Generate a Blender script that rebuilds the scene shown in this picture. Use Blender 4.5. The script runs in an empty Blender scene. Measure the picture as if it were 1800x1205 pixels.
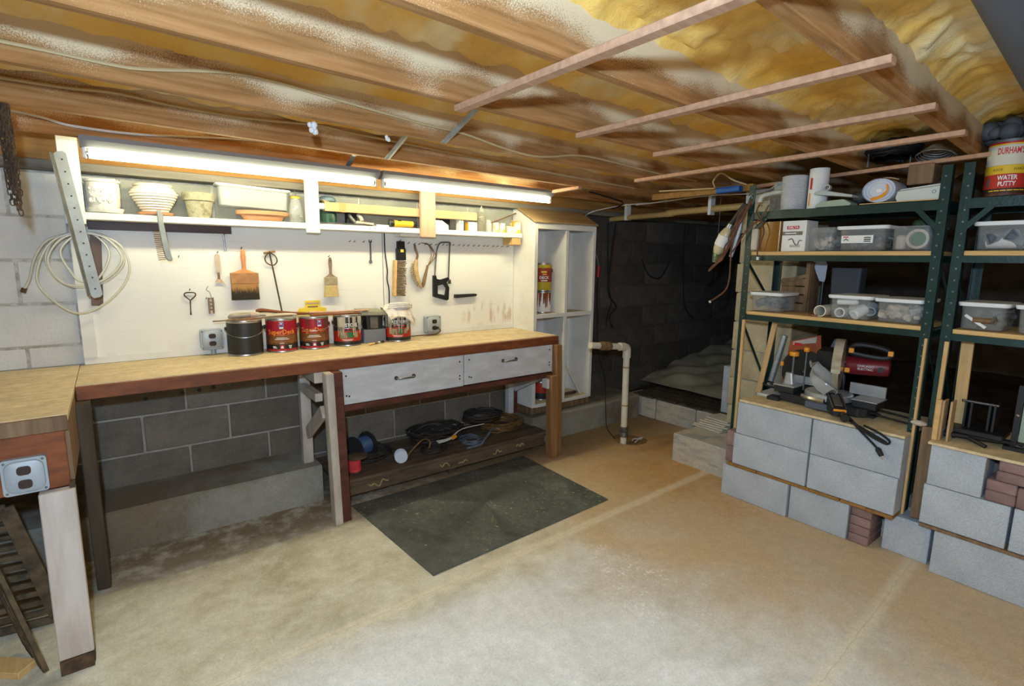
import bpy, bmesh, math, random
from math import sin, cos, pi, radians
from mathutils import Vector, Matrix, noise
random.seed(7)
SC = bpy.context.scene
COL = SC.collection

# ------------------------------------------------------------------ camera
yaw, pit, rol = radians(37.4426), radians(9.1454), radians(0.6734)
fw = Vector((sin(yaw)*cos(pit), cos(yaw)*cos(pit), -sin(pit)))
rt = Vector((cos(yaw), -sin(yaw), 0)); up = rt.cross(fw)
rt, up = rt*cos(rol)+up*sin(rol), up*cos(rol)-rt*sin(rol)
cd = bpy.data.cameras.new('camera'); cam = bpy.data.objects.new('camera', cd); COL.objects.link(cam)
cd.sensor_width = 36; cd.lens = 917.76/1800*36; cd.clip_start = .02
mw = Matrix((rt, up, -fw)).transposed().to_4x4(); mw.translation = (0, 0, 1.4123)
cam.matrix_world = mw
SC.camera = cam
# ------------------------------------------------------------------ world, light, exposure
w = bpy.data.worlds.new('world'); SC.world = w; w.use_nodes = True
w.node_tree.nodes['Background'].inputs[0].default_value = (.5, .5, .55, 1)
w.node_tree.nodes['Background'].inputs[1].default_value = .0
# the photographer's flash, just above the camera
fl = bpy.data.lights.new('camera_flash', 'POINT'); fl.energy = 138; fl.color = (.49, .72, 1.0); fl.shadow_soft_size = .03
flo = bpy.data.objects.new('camera_flash', fl); COL.objects.link(flo); flo.location = (-.08, -.03, 1.636)
# a bare incandescent bulb hangs from the joists behind the photographer (its socket and glass are built further down)
bu = bpy.data.lights.new('ceiling_bulb_light', 'POINT'); bu.energy = 44; bu.color = (1.0, .55, .11); bu.shadow_soft_size = .035
buo = bpy.data.objects.new('ceiling_bulb_light', bu); COL.objects.link(buo); buo.location = (-.3, -1.9, 1.70)
TUBE_STRENGTH = 42.0
SC.view_settings.view_transform = 'Standard'; SC.view_settings.look = 'None'
SC.view_settings.gamma = 1; SC.view_settings.use_curve_mapping = False
SC.view_settings.exposure = 0.28

# ------------------------------------------------------------------ mesh builder
def rotm(rx=0, ry=0, rz=0):
    return Matrix.Rotation(rz, 3, 'Z') @ Matrix.Rotation(ry, 3, 'Y') @ Matrix.Rotation(rx, 3, 'X')
def spl(P, k=6, closed=False):
    P = [Vector(p) for p in P]; n = len(P); out = []
    for i in range(n if closed else n-1):
        if closed: a, b, c, d = P[i-1], P[i], P[(i+1) % n], P[(i+2) % n]
        else: a, b, c, d = P[max(i-1, 0)], P[i], P[i+1], P[min(i+2, n-1)]
        for j in range(k):
            t = j/k
            out.append(.5*((2*b)+(c-a)*t+(2*a-5*b+4*c-d)*t*t+(3*b-a-3*c+d)*t**3))
    if not closed: out.append(P[-1])
    return out
def rrect(w, d, r, z=0, n=3, cx=0, cy=0):
    o = []
    for sx, sy, a0 in ((1, 1, 0), (-1, 1, pi/2), (-1, -1, pi), (1, -1, 1.5*pi)):
        for i in range(n+1):
            a = a0+i/n*pi/2
            o.append(Vector((cx+sx*(w/2-r)+r*cos(a), cy+sy*(d/2-r)+r*sin(a), z)))
    return o
class G:
    def __init__(s): s.v = []; s.f = []
    def box(s, c, d, R=None):
        b = len(s.v); R = R or Matrix.Identity(3)
        for z in (-.5, .5):
            for x, y in ((-.5, -.5), (.5, -.5), (.5, .5), (-.5, .5)):
                s.v.append(Vector(c)+R @ Vector((x*d[0], y*d[1], z*d[2])))
        for q in ((3, 2, 1, 0), (4, 5, 6, 7), (0, 1, 5, 4), (1, 2, 6, 5), (2, 3, 7, 6), (3, 0, 4, 7)): s.f.append([b+i for i in q])
        return s
    def bb(s, x0, x1, y0, y1, z0, z1): return s.box(((x0+x1)/2, (y0+y1)/2, (z0+z1)/2), (abs(x1-x0), abs(y1-y0), abs(z1-z0)))
    def loft(s, L, cap=True, closed=False):
        b = len(s.v); n = len(L[0])
        for l in L: s.v += [Vector(p) for p in l]
        m = len(L)
        for i in range(m if closed else m-1):
            for j in range(n):
                s.f.append([b+i*n+j, b+i*n+(j+1) % n, b+((i+1) % m)*n+(j+1) % n, b+((i+1) % m)*n+j])
        if cap and not closed:
            s.f.append([b+j for j in range(n)][::-1]); s.f.append([b+(m-1)*n+j for j in range(n)])
        return s
    def tube(s, P, r, n=6, closed=False, cap=True):
        P = [Vector(p) for p in P]; L = []; m = len(P); u = None
        for i, p in enumerate(P):
            t = (P[(i+1) % m]-P[i-1]) if closed else (P[min(i+1, m-1)]-P[max(i-1, 0)])
            if t.length < 1e-9: t = Vector((0, 0, 1))
            t.normalize()
            if u is None:
                u = t.cross(Vector((0, 0, 1)))
                if u.length < .05: u = t.cross(Vector((1, 0, 0)))
            u = (u-t*u.dot(t)); u.normalize(); w_ = t.cross(u)
            rr = r[i] if isinstance(r, (list, tuple)) else r
            L.append([p+u*rr*cos(2*pi*j/n)+w_*rr*sin(2*pi*j/n) for j in range(n)])
        return s.loft(L, cap, closed)
    def cyl(s, a, b, r0, r1=None, n=16): return s.tube([a, b], [r0, r0 if r1 is None else r1], n)
    def lathe(s, prof, c=(0, 0, 0), n=24, R=None, closed=False):
        R = R or Matrix.Identity(3); c = Vector(c)
        return s.loft([[c+R @ Vector((r*cos(2*pi*j/n), r*sin(2*pi*j/n), z)) for j in range(n)] for r, z in prof], not closed, closed)
    def extr(s, poly, th, c=(0, 0, 0), R=None):
        R = R or Matrix.Identity(3); c = Vector(c)
        return s.loft([[c+R @ Vector((x, y, z)) for x, y in poly] for z in (0, th)])
    def sph(s, c, r, n=10, m=6, sc=(1, 1, 1), R=None):
        return s.lathe_s([(r*sin(pi*i/m), -r*cos(pi*i/m)) for i in range(m+1)], c, n, sc, R)
    def lathe_s(s, prof, c, n, sc, R=None):
        R = R or Matrix.Identity(3); c = Vector(c)
        return s.loft([[c+R @ Vector((max(r, 1e-4)*cos(2*pi*j/n)*sc[0], max(r, 1e-4)*sin(2*pi*j/n)*sc[1], z*sc[2])) for j in range(n)] for r, z in prof])
    def mesh(s, name, off=Vector((0, 0, 0)), smooth=False, bev=0, seg=1):
        me = bpy.data.meshes.new(name); me.from_pydata([tuple(p-off) for p in s.v], [], s.f)
        bm = bmesh.new(); bm.from_mesh(me)
        bmesh.ops.recalc_face_normals(bm, faces=bm.faces)
        if bev: bmesh.ops.bevel(bm, geom=list(bm.edges)+list(bm.verts), offset=bev, segments=seg, affect='EDGES', profile=.5)
        bm.to_mesh(me); bm.free()
        if smooth:
            for p in me.polygons: p.use_smooth = True
            me.set_sharp_from_angle(angle=radians(42))
        return me
def woff(p):
    o = Vector((0, 0, 0))
    while p is not None: o += p.location; p = p.parent
    return o
def props(o, label=None, cat=None, group=None, kind=None):
    if label: o['label'] = label
    if cat: o['category'] = cat
    if group: o['group'] = group
    if kind: o['kind'] = kind
    return o
def link(name, me, m, parent=None, loc=None):
    if m is not None and not me.materials: me.materials.append(m)
    o = bpy.data.objects.new(name, me); COL.objects.link(o); o.parent = parent
    if loc is not None: o.location = loc
    return o
def part(name, g, m, parent, smooth=False, bev=0, local=False, label=None, kind=None, seg=1):
    o = link(name, g.mesh(name, Vector((0, 0, 0)) if local else woff(parent), smooth, bev, seg), m, parent)
    return props(o, label, kind=kind)
def thing(name, loc, label, cat, group=None, rz=0, kind=None):
    o = bpy.data.objects.new(name, None); COL.objects.link(o); o.location = loc; o.rotation_euler = (0, 0, rz); o.empty_display_size = .05
    return props(o, label, cat, group, kind)
def single(name, g, m, label, cat, group=None, smooth=False, bev=0, kind=None, seg=1):
    xs = [p.x for p in g.v]; ys = [p.y for p in g.v]; zs = [p.z for p in g.v]
    off = Vector(((min(xs)+max(xs))/2, (min(ys)+max(ys))/2, min(zs)))
    o = link(name, g.mesh(name, off, smooth, bev, seg), m, None, off)
    return props(o, label, cat, group, kind)
def struct(name, g, m, parent=None, smooth=False, bev=0, label=None):
    o = link(name, g.mesh(name, woff(parent), smooth, bev), m, parent)
    if parent is None: o['kind'] = 'structure'
    if label: o['label'] = label
    return o
def copytree(o, parent=None):
    c = o.copy(); COL.objects.link(c); c.parent = parent
    for ch in list(o.children): copytree(ch, c)
    return c
def text(s, size, m, parent, M, bend=None, name='lettering', sx=1, align='CENTER', bold=0):
    cu = bpy.data.curves.new('t', 'FONT'); cu.body = s; cu.size = size; cu.align_x = align; cu.align_y = 'CENTER'; cu.resolution_u = 2
    cu.offset = bold
    ob = bpy.data.objects.new('t', cu); COL.objects.link(ob)
    dg = bpy.context.evaluated_depsgraph_get(); me = bpy.data.meshes.new_from_object(ob.evaluated_get(dg))
    bpy.data.objects.remove(ob); bpy.data.curves.remove(cu)
    if bend:
        bm = bmesh.new(); bm.from_mesh(me)
        for it in range(2):
            le = [e for e in bm.edges if abs(e.verts[0].co.x-e.verts[1].co.x) > .008]
            if le: bmesh.ops.subdivide_edges(bm, edges=le, cuts=1); bmesh.ops.triangulate(bm, faces=bm.faces)
        bm.to_mesh(me); bm.free()
    for v in me.vertices:
        x, y = v.co.x*sx, v.co.y
        if bend: a = x/bend; p = Vector((bend*sin(a), -bend*cos(a), y))     # -Y is the front
        else: p = Vector((x, y, 0))
        v.co = M @ p
    me.materials.clear()
    return link(name, me, m, parent)

# ------------------------------------------------------------------ materials
class NT:
    def __init__(s, name):
        s.m = bpy.data.materials.new(name); s.m.use_nodes = True; s.t = s.m.node_tree; s.n = s.t.nodes; s.b = s.n['Principled BSDF']
        s.tc = s.n.new('ShaderNodeTexCoord')
    def set(s, i, v):
        if hasattr(v, 'is_linked') or hasattr(v, 'links'): s.t.links.new(v, i)
        else: i.default_value = (*v, 1) if isinstance(v, tuple) and len(v) == 3 and i.type == 'RGBA' else v
    def vec(s, st=(1, 1, 1), loc=(0, 0, 0), rot=(0, 0, 0)):
        m = s.n.new('ShaderNodeMapping'); s.t.links.new(s.tc.outputs['Object'], m.inputs[0])
        m.inputs[1].default_value = loc; m.inputs[2].default_value = rot; m.inputs[3].default_value = st; return m.outputs[0]
    def noise(s, v, sc, det=5, ro=.55, dist=0):
        n = s.n.new('ShaderNodeTexNoise'); s.t.links.new(v, n.inputs[0]); n.inputs['Scale'].default_value = sc
        n.inputs['Detail'].default_value = det; n.inputs['Roughness'].default_value = ro; n.inputs['Distortion'].default_value = dist; return n.outputs[0]
    def voro(s, v, sc, feat='F1', rnd=1):
        n = s.n.new('ShaderNodeTexVoronoi'); s.t.links.new(v, n.inputs[0]); n.inputs['Scale'].default_value = sc; n.feature = feat
        n.inputs['Randomness'].default_value = rnd; return n.outputs[0]
    def wave(s, v, sc, dist=4, det=2, dr='X'):
        n = s.n.new('ShaderNodeTexWave'); s.t.links.new(v, n.inputs[0]); n.inputs['Scale'].default_value = sc; n.bands_direction = dr
        n.inputs['Distortion'].default_value = dist; n.inputs['Detail'].default_value = det; return n.outputs[1]
    def ramp(s, f, stops):
        n = s.n.new('ShaderNodeValToRGB'); s.t.links.new(f, n.inputs[0]); e = n.color_ramp.elements
        while len(e) < len(stops): e.new(.5)
        for k, (p, c) in zip(e, stops): k.position = p; k.color = (*c, 1) if isinstance(c, tuple) else (c, c, c, 1)
        return n.outputs[0]
    def mix(s, f, a, b, typ='MIX'):
        n = s.n.new('ShaderNodeMix'); n.data_type = 'RGBA'; n.blend_type = typ
        s.set(n.inputs[0], f); s.set(n.inputs[6], a); s.set(n.inputs[7], b); return n.outputs[2]
    def math(s, op, a, b=0.0, c=None):
        n = s.n.new('ShaderNodeMath'); n.operation = op; s.set(n.inputs[0], a); s.set(n.inputs[1], b)
        if c is not None: s.set(n.inputs[2], c)
        return n.outputs[0]
    def mr(s, f, a, b, c=0., d=1.):
        n = s.n.new('ShaderNodeMapRange'); n.interpolation_type = 'SMOOTHSTEP'
        for i, q in enumerate((f, a, b, c, d)): s.set(n.inputs[i], q)
        return n.outputs[0]
    def sep(s, v):
        n = s.n.new('ShaderNodeSeparateXYZ'); s.t.links.new(v, n.inputs[0]); return n.outputs
    def rnd(s): return s.n.new('ShaderNodeObjectInfo').outputs['Random']
    def bump(s, h, st=.3, d=.01):
        n = s.n.new('ShaderNodeBump'); n.inputs[0].default_value = st; n.inputs[1].default_value = d; s.t.links.new(h, n.inputs['Height'])
        s.t.links.new(n.outputs[0], s.b.inputs['Normal'])
    def out(s, col, r=.7, m=0, spec=.4):
        s.set(s.b.inputs['Base Color'], col); s.set(s.b.inputs['Roughness'], r); s.b.inputs['Metallic'].default_value = m
        s.b.inputs['Specular IOR Level'].default_value = spec; return s.m
def pm(name, c1, c2=None, sc=8, st=(1, 1, 1), r=.7, m=0, b=0, bs=None, rnd=0, al=1, spec=.4, c3=None, det=5, lo=.36, hi=.64, fine=0):
    t = NT(name); v = t.vec(st)
    if c2 is None: c2 = tuple(x*.82 for x in c1)
    f = t.noise(v, sc, det)
    st_ = [(lo, c1), (hi, c2)]
    if c3: st_ = [(lo, c1), ((lo+hi)/2, c3), (hi, c2)]
    col = t.ramp(f, st_)
    if fine:
        vv = t.vec(); col = t.mix(1.0, col, t.ramp(t.noise(vv, fine, 3, .75), [(.32, .86), (.5, 1.0), (.68, 1.12)]), 'MULTIPLY'); col = t.mix(1.0, col, t.ramp(t.noise(vv, 14, 5, .65), [(.35, .90), (.65, 1.07)]), 'MULTIPLY')
    if rnd: col = t.mix(1.0, col, t.ramp(t.rnd(), [(0, 1-rnd), (1, 1+rnd)]), 'MULTIPLY')
    if b: t.bump(t.noise(v, bs or sc*6, 4), b, .01)
    mt = t.out(col, r, m, spec)
    if al < 1: t.b.inputs['Alpha'].default_value = al
    return mt
def flat(name, c, r=.6, m=0, al=1, spec=.4): return pm(name, c, tuple(x*.93 for x in c), 6, r=r, m=m, al=al, spec=spec)
def wood(name, c1, c2, sc=6, ax=0, r=.7, rnd=.08, b=.15, fine=0):
    st = [7, 7, 7]; st[ax] = .5
    return pm(name, c1, c2, sc, tuple(st), r, b=b, bs=sc*2, rnd=rnd, fine=fine)

W = {}
W['bare_block'] = pm('bare_block', (.205, .17, .132), (.135, .112, .088), 6, fine=120, b=.5, bs=90, rnd=.18, r=.95, spec=.1)
W['grey_block'] = pm('grey_block', (.53, .585, .66), (.43, .48, .545), 7, fine=150, b=.6, bs=160, rnd=.06, r=.95, spec=.1)
W['painted_block'] = pm('painted_block', (.68, .67, .63), (.58, .57, .53), 4, b=.3, bs=60, rnd=.05, r=.8)
W['cream_block'] = pm('cream_block', (.52, .44, .29), (.40, .33, .20), 4, fine=90, b=.3, bs=60, rnd=.06, r=.85)
W['shade_block'] = pm('shade_dark_block', (.115, .10, .083), (.075, .066, .056), 5, b=.5, bs=90, rnd=.25, r=.95, spec=.1)  # dark copy of the bare block: crawl-space gloom put into the colour
W['grey_painted'] = pm('grey_painted_block', (.36, .36, .31), (.27, .27, .23), 4, b=.3, bs=60, rnd=.06, r=.85)
W['mortar'] = pm('mortar', (.40, .37, .32), (.30, .27, .23), 12, b=.4, bs=60, r=.95, spec=.1)
W['mortar_painted'] = pm('mortar_painted', (.58, .57, .53), (.36, .33, .28), 30, b=.6, bs=50, r=.9)
W['white'] = pm('white_paint', (.80, .79, .74), (.70, .69, .64), 5, b=.1, bs=40, r=.6)
W['white_old'] = pm('old_white_paint', (.66, .66, .65), (.55, .54, .52), 7, (1, 1, 3), r=.65, b=.1, bs=40, c3=(.58, .58, .57))
W['beige_paint'] = pm('beige_paint', (.58, .52, .44), (.42, .36, .29), 7, (2, 2, .6), r=.7, b=.15, bs=30)
W['maroon'] = pm('maroon_stain', (.13, .036, .02), (.07, .02, .012), 9, (1, 3, 3), r=.55, b=.1, bs=30)
W['redwood'] = pm('red_brown_stain', (.26, .075, .02), (.16, .045, .014), 9, (1, 4, 4), r=.55, b=.1, bs=30)
W['ply'] = wood('plywood_top', (.70, .57, .35), (.60, .47, .27), 5, 0, r=.62, fine=25)
W['dark_wood'] = wood('dark_leg_wood', (.085, .055, .03), (.05, .032, .018), 5, 2)
W['leg_brown'] = wood('brown_leg_wood', (.34, .17, .06), (.20, .10, .04), 5, 2)
W['old_wood'] = wood('old_brown_wood', (.26, .16, .085), (.15, .085, .045), 5, 2)
W['grey_wood'] = wood('weathered_wood', (.22, .20, .16), (.14, .125, .10), 6, 0)
W['pine'] = wood('pine', (.72, .47, .20), (.60, .37, .14), 6, 1)
W['pinev'] = wood('pine_upright', (.66, .44, .20), (.54, .34, .14), 6, 2)
W['strip'] = wood('furring', (.52, .30, .18), (.40, .22, .13), 6, 1)
W['golden'] = wood('golden_wood', (.34, .175, .045), (.25, .12, .03), 5, 0)
W['pink_wood'] = wood('pink_wood', (.60, .34, .23), (.52, .28, .18), 5, 2)
W['green'] = pm('dark_green_steel', (.006, .036, .028), (.004, .024, .020), 20, r=.35, b=.1, bs=60, spec=.5)
W['black'] = flat('black_plastic', (.016, .016, .018), .45)
W['rubber'] = flat('black_rubber', (.02, .02, .022), .75)
W['steel'] = pm('bare_steel', (.50, .50, .50), (.36, .36, .36), 20, r=.35, m=1)
W['galv'] = pm('galvanised', (.48, .51, .53), (.36, .39, .42), 25, r=.5, m=.6)
W['dull'] = pm('dull_metal', (.22, .22, .21), (.14, .14, .13), 20, r=.55, m=.7)
W['rust'] = pm('rusty_iron', (.13, .07, .035), (.05, .032, .02), 30, r=.85, b=.5, bs=90, c3=(.09, .05, .025))
W['pvc'] = pm('white_pvc', (.72, .69, .58), (.62, .58, .46), 6, r=.4)
W['blackcord'] = flat('black_cord', (.014, .013, .013), .6)
W['browncord'] = pm('brown_cord', (.16, .065, .03), (.09, .035, .018), 30, r=.6)
W['yellowcable'] = flat('cream_cable', (.55, .40, .20), .55)
W['whitecable'] = flat('white_cable', (.68, .66, .62), .5)
W['cardboard'] = pm('cardboard', (.52, .37, .20), (.44, .30, .16), 5, r=.85)
W['clear'] = flat('clear_plastic', (.62, .64, .62), .25, al=.33)
W['glass'] = flat('clear_glass', (.75, .78, .76), .06, al=.30, spec=.6)
W['lid'] = flat('white_lid', (.76, .78, .78), .4)
W['yellow'] = flat('yellow_plastic', (.80, .47, .03), .4)
W['orange'] = flat('orange_plastic', (.85, .33, .02), .4)
W['red'] = flat('red_paint', (.45, .015, .02), .4)
W['terracotta'] = pm('terracotta', (.60, .30, .16), (.50, .24, .12), 10, r=.8)
W['paperwhite'] = flat('white_paper', (.80, .79, .75), .7)
W['letterwhite'] = flat('white_letters', (.82, .82, .80), .6)
W['letterblack'] = flat('black_letters', (.02, .02, .02), .6)
W['letterred'] = flat('red_letters', (.55, .02, .03), .6)
W['letterorange'] = flat('orange_letters', (.85, .30, .03), .6)
W['blue'] = flat('blue_plastic', (.01, .10, .38), .5)
W['bristle'] = pm('bristles', (.50, .38, .20), (.30, .20, .09), 60, (3, 3, .4), r=.9)
# ------------------------------------------------------------------ special surface materials
def m_floor():
    t = NT('concrete_floor'); v = t.vec(); x, y, z = t.sep(v)
    n1 = t.noise(v, 1.1, 6, .6, .5); n2 = t.noise(v, 9, 8, .65); n3 = t.noise(v, 60, 5, .7); n4 = t.noise(v, 3.2, 7, .62, .8)
    base = t.ramp(n4, [(.3, (.40, .36, .25)), (.5, (.55, .51, .39)), (.7, (.66, .64, .54))])
    tan = t.ramp(n1, [(.3, (.50, .41, .28)), (.7, (.55, .38, .20))])
    fx = t.math('ADD', x, t.math('MULTIPLY', t.math('SUBTRACT', n1, .5), 2.6))
    pale = t.ramp(n4, [(.3, (.56, .555, .53)), (.55, (.67, .67, .66)), (.75, (.74, .745, .75))])
    c = t.mix(t.mr(t.math('ADD', y, t.math('MULTIPLY', t.math('SUBTRACT', n1, .5), .8)), 1.55, 1.85), pale, base)
    c = t.mix(t.mr(fx, 1.3, 2.5, 0, .9), c, tan)
    # rust-coloured water stain spreading from the sump pit
    dx = t.math('SUBTRACT', x, 3.2); dy = t.math('SUBTRACT', y, 2.15)
    d = t.math('SQRT', t.math('ADD', t.math('MULTIPLY', dx, dx), t.math('MULTIPLY', t.math('MULTIPLY', dy, dy), .8)))
    d = t.math('ADD', d, t.math('MULTIPLY', t.math('SUBTRACT', n1, .5), 1.3))
    c = t.mix(t.math('MULTIPLY', t.mr(d, .0, 1.35, .95, 0.), t.mr(n4, .30, .62, 1, .55)), c, (.47, .245, .06))
    # under-bench shade painted in as brown, deepening toward the foot of the wall
    shade_y = t.math('ADD', y, t.math('MULTIPLY', t.math('SUBTRACT', n4, .5), .5))
    c = t.mix(t.mr(shade_y, 2.38, 2.85, 0, .9), c, (.19, .13, .07))
    # pale worn streaks in front of the bench
    c = t.mix(t.math('MULTIPLY', t.math('MULTIPLY', t.mr(n2, .42, .70), t.mr(y, 1.75, 2.0)), t.mr(x, 1.0, 1.9, .65, .0)), c, (.66, .65, .55))
    # white flaking paint patches
    fx_ = t.math('SUBTRACT', x, 1.74); fy_ = t.math('SUBTRACT', y, 1.28)
    fd = t.math('SQRT', t.math('ADD', t.math('MULTIPLY', fx_, fx_), t.math('MULTIPLY', t.math('MULTIPLY', fy_, fy_), .6)))
    fl_ = t.math('MULTIPLY', t.mr(t.math('ADD', n3, t.math('MULTIPLY', n4, .5)), .80, .84), t.mr(t.math('ADD', fd, t.math('MULTIPLY', t.math('SUBTRACT', n2, .5), .9)), .0, .30, 1, 0))
    c = t.mix(t.math('MULTIPLY', fl_, .9), c, (.82, .83, .84))
    c = t.mix(t.mr(n3, .60, .72, 0, .45), c, (.72, .71, .66))
    # grey scuffs
    c = t.mix(t.mr(t.noise(v, 2.6, 6, .65, 1.2), .60, .74, 0, .4), c, (.36, .35, .32))
    # construction joints, filled pale
    for yy, sl in ((1.80, .02), (.50, .055)):
        q = t.math('ABSOLUTE', t.math('ADD', t.math('SUBTRACT', y, yy), t.math('ADD', t.math('MULTIPLY', x, -sl), t.math('MULTIPLY', t.math('SUBTRACT', n2, .5), .03))))
        c = t.mix(t.mr(q, .006, .045, .6, 0), c, (.70, .64, .50))
        c = t.mix(t.mr(q, .0, .003, .28, 0), c, (.30, .25, .17))
    c = t.mix(t.mr(t.voro(v, 14), .012, .02, .75, 0), c, (.16, .12, .08))
    c = t.mix(1.0, c, t.ramp(t.noise(v, 110, 4, .75), [(.30, .88), (.5, 1.05), (.70, 1.18)]), 'MULTIPLY')
    c = t.mix(1.0, c, t.ramp(t.noise(v, 22, 6, .7), [(.35, .93), (.65, 1.08)]), 'MULTIPLY')
    t.bump(t.math('ADD', n2, n3), .15, .005)
    return t.out(c, .78, 0, .25)
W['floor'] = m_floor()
def m_joist():
    t = NT('joist_wood'); g = t.noise(t.vec((.7, 12, 12)), 5, 5); v = t.vec(); x, y, z = t.sep(v)
    c = t.ramp(g, [(.32, (.27, .12, .035)), (.52, (.38, .18, .06)), (.7, (.46, .24, .095))])
    r = t.rnd(); vo = t.n.new('ShaderNodeVectorMath'); vo.operation = 'ADD'; t.t.links.new(v, vo.inputs[0])
    cm = t.n.new('ShaderNodeCombineXYZ'); t.set(cm.inputs[0], t.math('MULTIPLY', r, 40.)); t.t.links.new(cm.outputs[0], vo.inputs[1]); v2 = vo.outputs[0]
    # foam overspray: fine pale speckle, thick near the deck, fading downwards
    cov = t.math('ADD', t.mr(z, .01, .13, -.50, 1.0), t.math('MULTIPLY', t.math('SUBTRACT', t.noise(v2, 3.2, 3, .5), .5), 3.4))
    sp = t.noise(v, 260, 3, .8)
    f = t.mr(t.math('ADD', sp, t.math('MULTIPLY', cov, .30)), .46, .72)
    c = t.mix(t.math('MULTIPLY', f, .85), c, (.80, .63, .40))
    dk = t.noise(v2, 2.3, 2, .5)
    c = t.mix(t.mr(dk, .74, .80, 0, .55), c, (.13, .085, .07))
    t.bump(g, .15, .004)
    return t.out(c, .85, 0, .2)
W['joist'] = m_joist()
def m_foam():
    t = NT('spray_foam'); v = t.vec(); n = t.noise(v, 3, 5)
    c = t.ramp(n, [(.34, (.84, .44, .06)), (.50, (.88, .54, .14)), (.62, (.92, .72, .38)), (.78, (.94, .80, .55))])
    t.bump(t.math('ADD', t.noise(v, 55, 4), t.math('MULTIPLY', t.noise(v, 180, 3), .5)), .25, .012)
    return t.out(c, .5, 0, .35)
W['foam'] = m_foam()
def m_panel():
    t = NT('painted_plywood'); v = t.vec(); x, y, z = t.sep(v)
    c = t.ramp(t.noise(v, 3, 5), [(.3, (.76, .75, .70)), (.7, (.80, .79, .745))])
    sc_ = t.noise(t.vec((.9, 1, 13)), 5, 6, .7)
    c = t.mix(t.mr(sc_, .60, .66, 0, .25), c, (.45, .40, .30))
    # rust runs above the bench, near the right end of its panel
    drip = t.noise(t.vec((26, 1, 5)), 1, 3)
    k = t.math('MULTIPLY', t.mr(x, .02, .2), t.mr(z, .12, .26, 1, 0)); k = t.math('MULTIPLY', k, t.mr(z, .03, .09))
    c = t.mix(t.math('MULTIPLY', t.math('MULTIPLY', k, t.mr(drip, .50, .64)), .55), c, (.40, .20, .06))
    c = t.mix(t.math('MULTIPLY', t.mr(z, .0, .09, .5, 0), t.mr(t.noise(v, 7, 4), .5, .7)), c, (.55, .42, .24))
    c = t.mix(t.mr(t.voro(v, 17), .02, .04, .6, 0), c, (.22, .18, .13))
    t.bump(sc_, .08, .003)
    return t.out(c, .6, 0, .35)
W['panel'] = m_panel()
def m_mat():
    t = NT('dirty_rubber_mat'); v = t.vec()
    c = t.ramp(t.noise(v, 3, 7, .65), [(.3, (.045, .047, .043)), (.55, (.10, .11, .10)), (.75, (.17, .19, .165))])
    c = t.mix(t.math('MULTIPLY', t.mr(t.noise(v, 42, 5, .7), .60, .66), t.mr(t.noise(v, 2.4, 3), .42, .60)), c, (.42, .38, .22))
    c = t.mix(t.mr(t.voro(v, 9), .035, .05, .9, 0), c, (.62, .52, .28)); c = t.mix(1.0, c, t.ramp(t.noise(v, 70, 5, .75), [(.30, .75), (.5, 1.0), (.70, 1.3)]), 'MULTIPLY'); c = t.mix(1.0, c, t.ramp(t.noise(v, 8, 6, .7), [(.35, .8), (.65, 1.2)]), 'MULTIPLY')
    t.bump(t.noise(v, 80, 4), .2, .004)
    return t.out(c, .45, 0, .5)
W['mat'] = m_mat()
def m_ledge():
    t = NT('cast_concrete'); v = t.vec()
    c = t.ramp(t.noise(v, 3, 7, .6), [(.3, (.25, .235, .19)), (.6, (.34, .33, .28)), (.8, (.40, .39, .35))])
    c = t.mix(t.mr(t.noise(v, 1.6, 5, .6), .42, .6, 0, .75), c, (.17, .115, .06))
    c = t.mix(1.0, c, t.ramp(t.noise(v, 90, 4, .75), [(.30, .86), (.5, 1.0), (.70, 1.14)]), 'MULTIPLY'); t.bump(t.noise(v, 50, 5), .25, .006); return t.out(c, .9, 0, .15)
W['ledge'] = m_ledge()
W['slab'] = pm('step_concrete', (.46, .46, .43), (.30, .33, .35), 4, (1, 1, 6), c3=(.52, .46, .38), b=.25, bs=60, r=.9, fine=100)
W['dirt'] = pm('crawl_dirt', (.10, .07, .045), (.06, .042, .03), 5, b=.7, bs=30, r=1, spec=.05)
W['tarp'] = pm('plastic_sheet', (.40, .38, .30), (.27, .26, .20), 3, r=.35, b=.1, bs=20, spec=.5)
W['pit'] = pm('pit_wall', (.30, .17, .06), (.16, .08, .03), 6, r=.9, b=.4, bs=30)

# ------------------------------------------------------------------ the setting
YW = 3.278
g = G(); HC = Vector((3.19, 2.60, 0)); HR = .135; S = .22; N = 32
ring = []; sq = []
for i in range(N):
    a = 2*pi*i/N; c_, s_ = cos(a), sin(a); k = S/max(abs(c_), abs(s_))
    ring.append(HC+Vector((HR*c_, HR*s_, 0))); sq.append(HC+Vector((k*c_, k*s_, 0)))
g.loft([sq, ring], cap=False); g.loft([ring, [p-Vector((0, 0, .28)) for p in ring]], cap=False)
x0, x1, y0, y1 = -.75, 4.0, -2.6, YW
for a in ((x0, HC.x-S, y0, y1), (HC.x+S, x1, y0, y1), (HC.x-S, HC.x+S, y0, HC.y-S), (HC.x-S, HC.x+S, HC.y+S, y1)):
    b = len(g.v); g.v += [Vector((a[0], a[2], 0)), Vector((a[1], a[2], 0)), Vector((a[1], a[3], 0)), Vector((a[0], a[3], 0))]; g.f.append([b, b+1, b+2, b+3])
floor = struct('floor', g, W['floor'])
struct('sump_pit', G().lathe([(.001, -.279), (HR-.004, -.279), (HR-.002, -.004)], HC, 32), W['pit'], floor)

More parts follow.
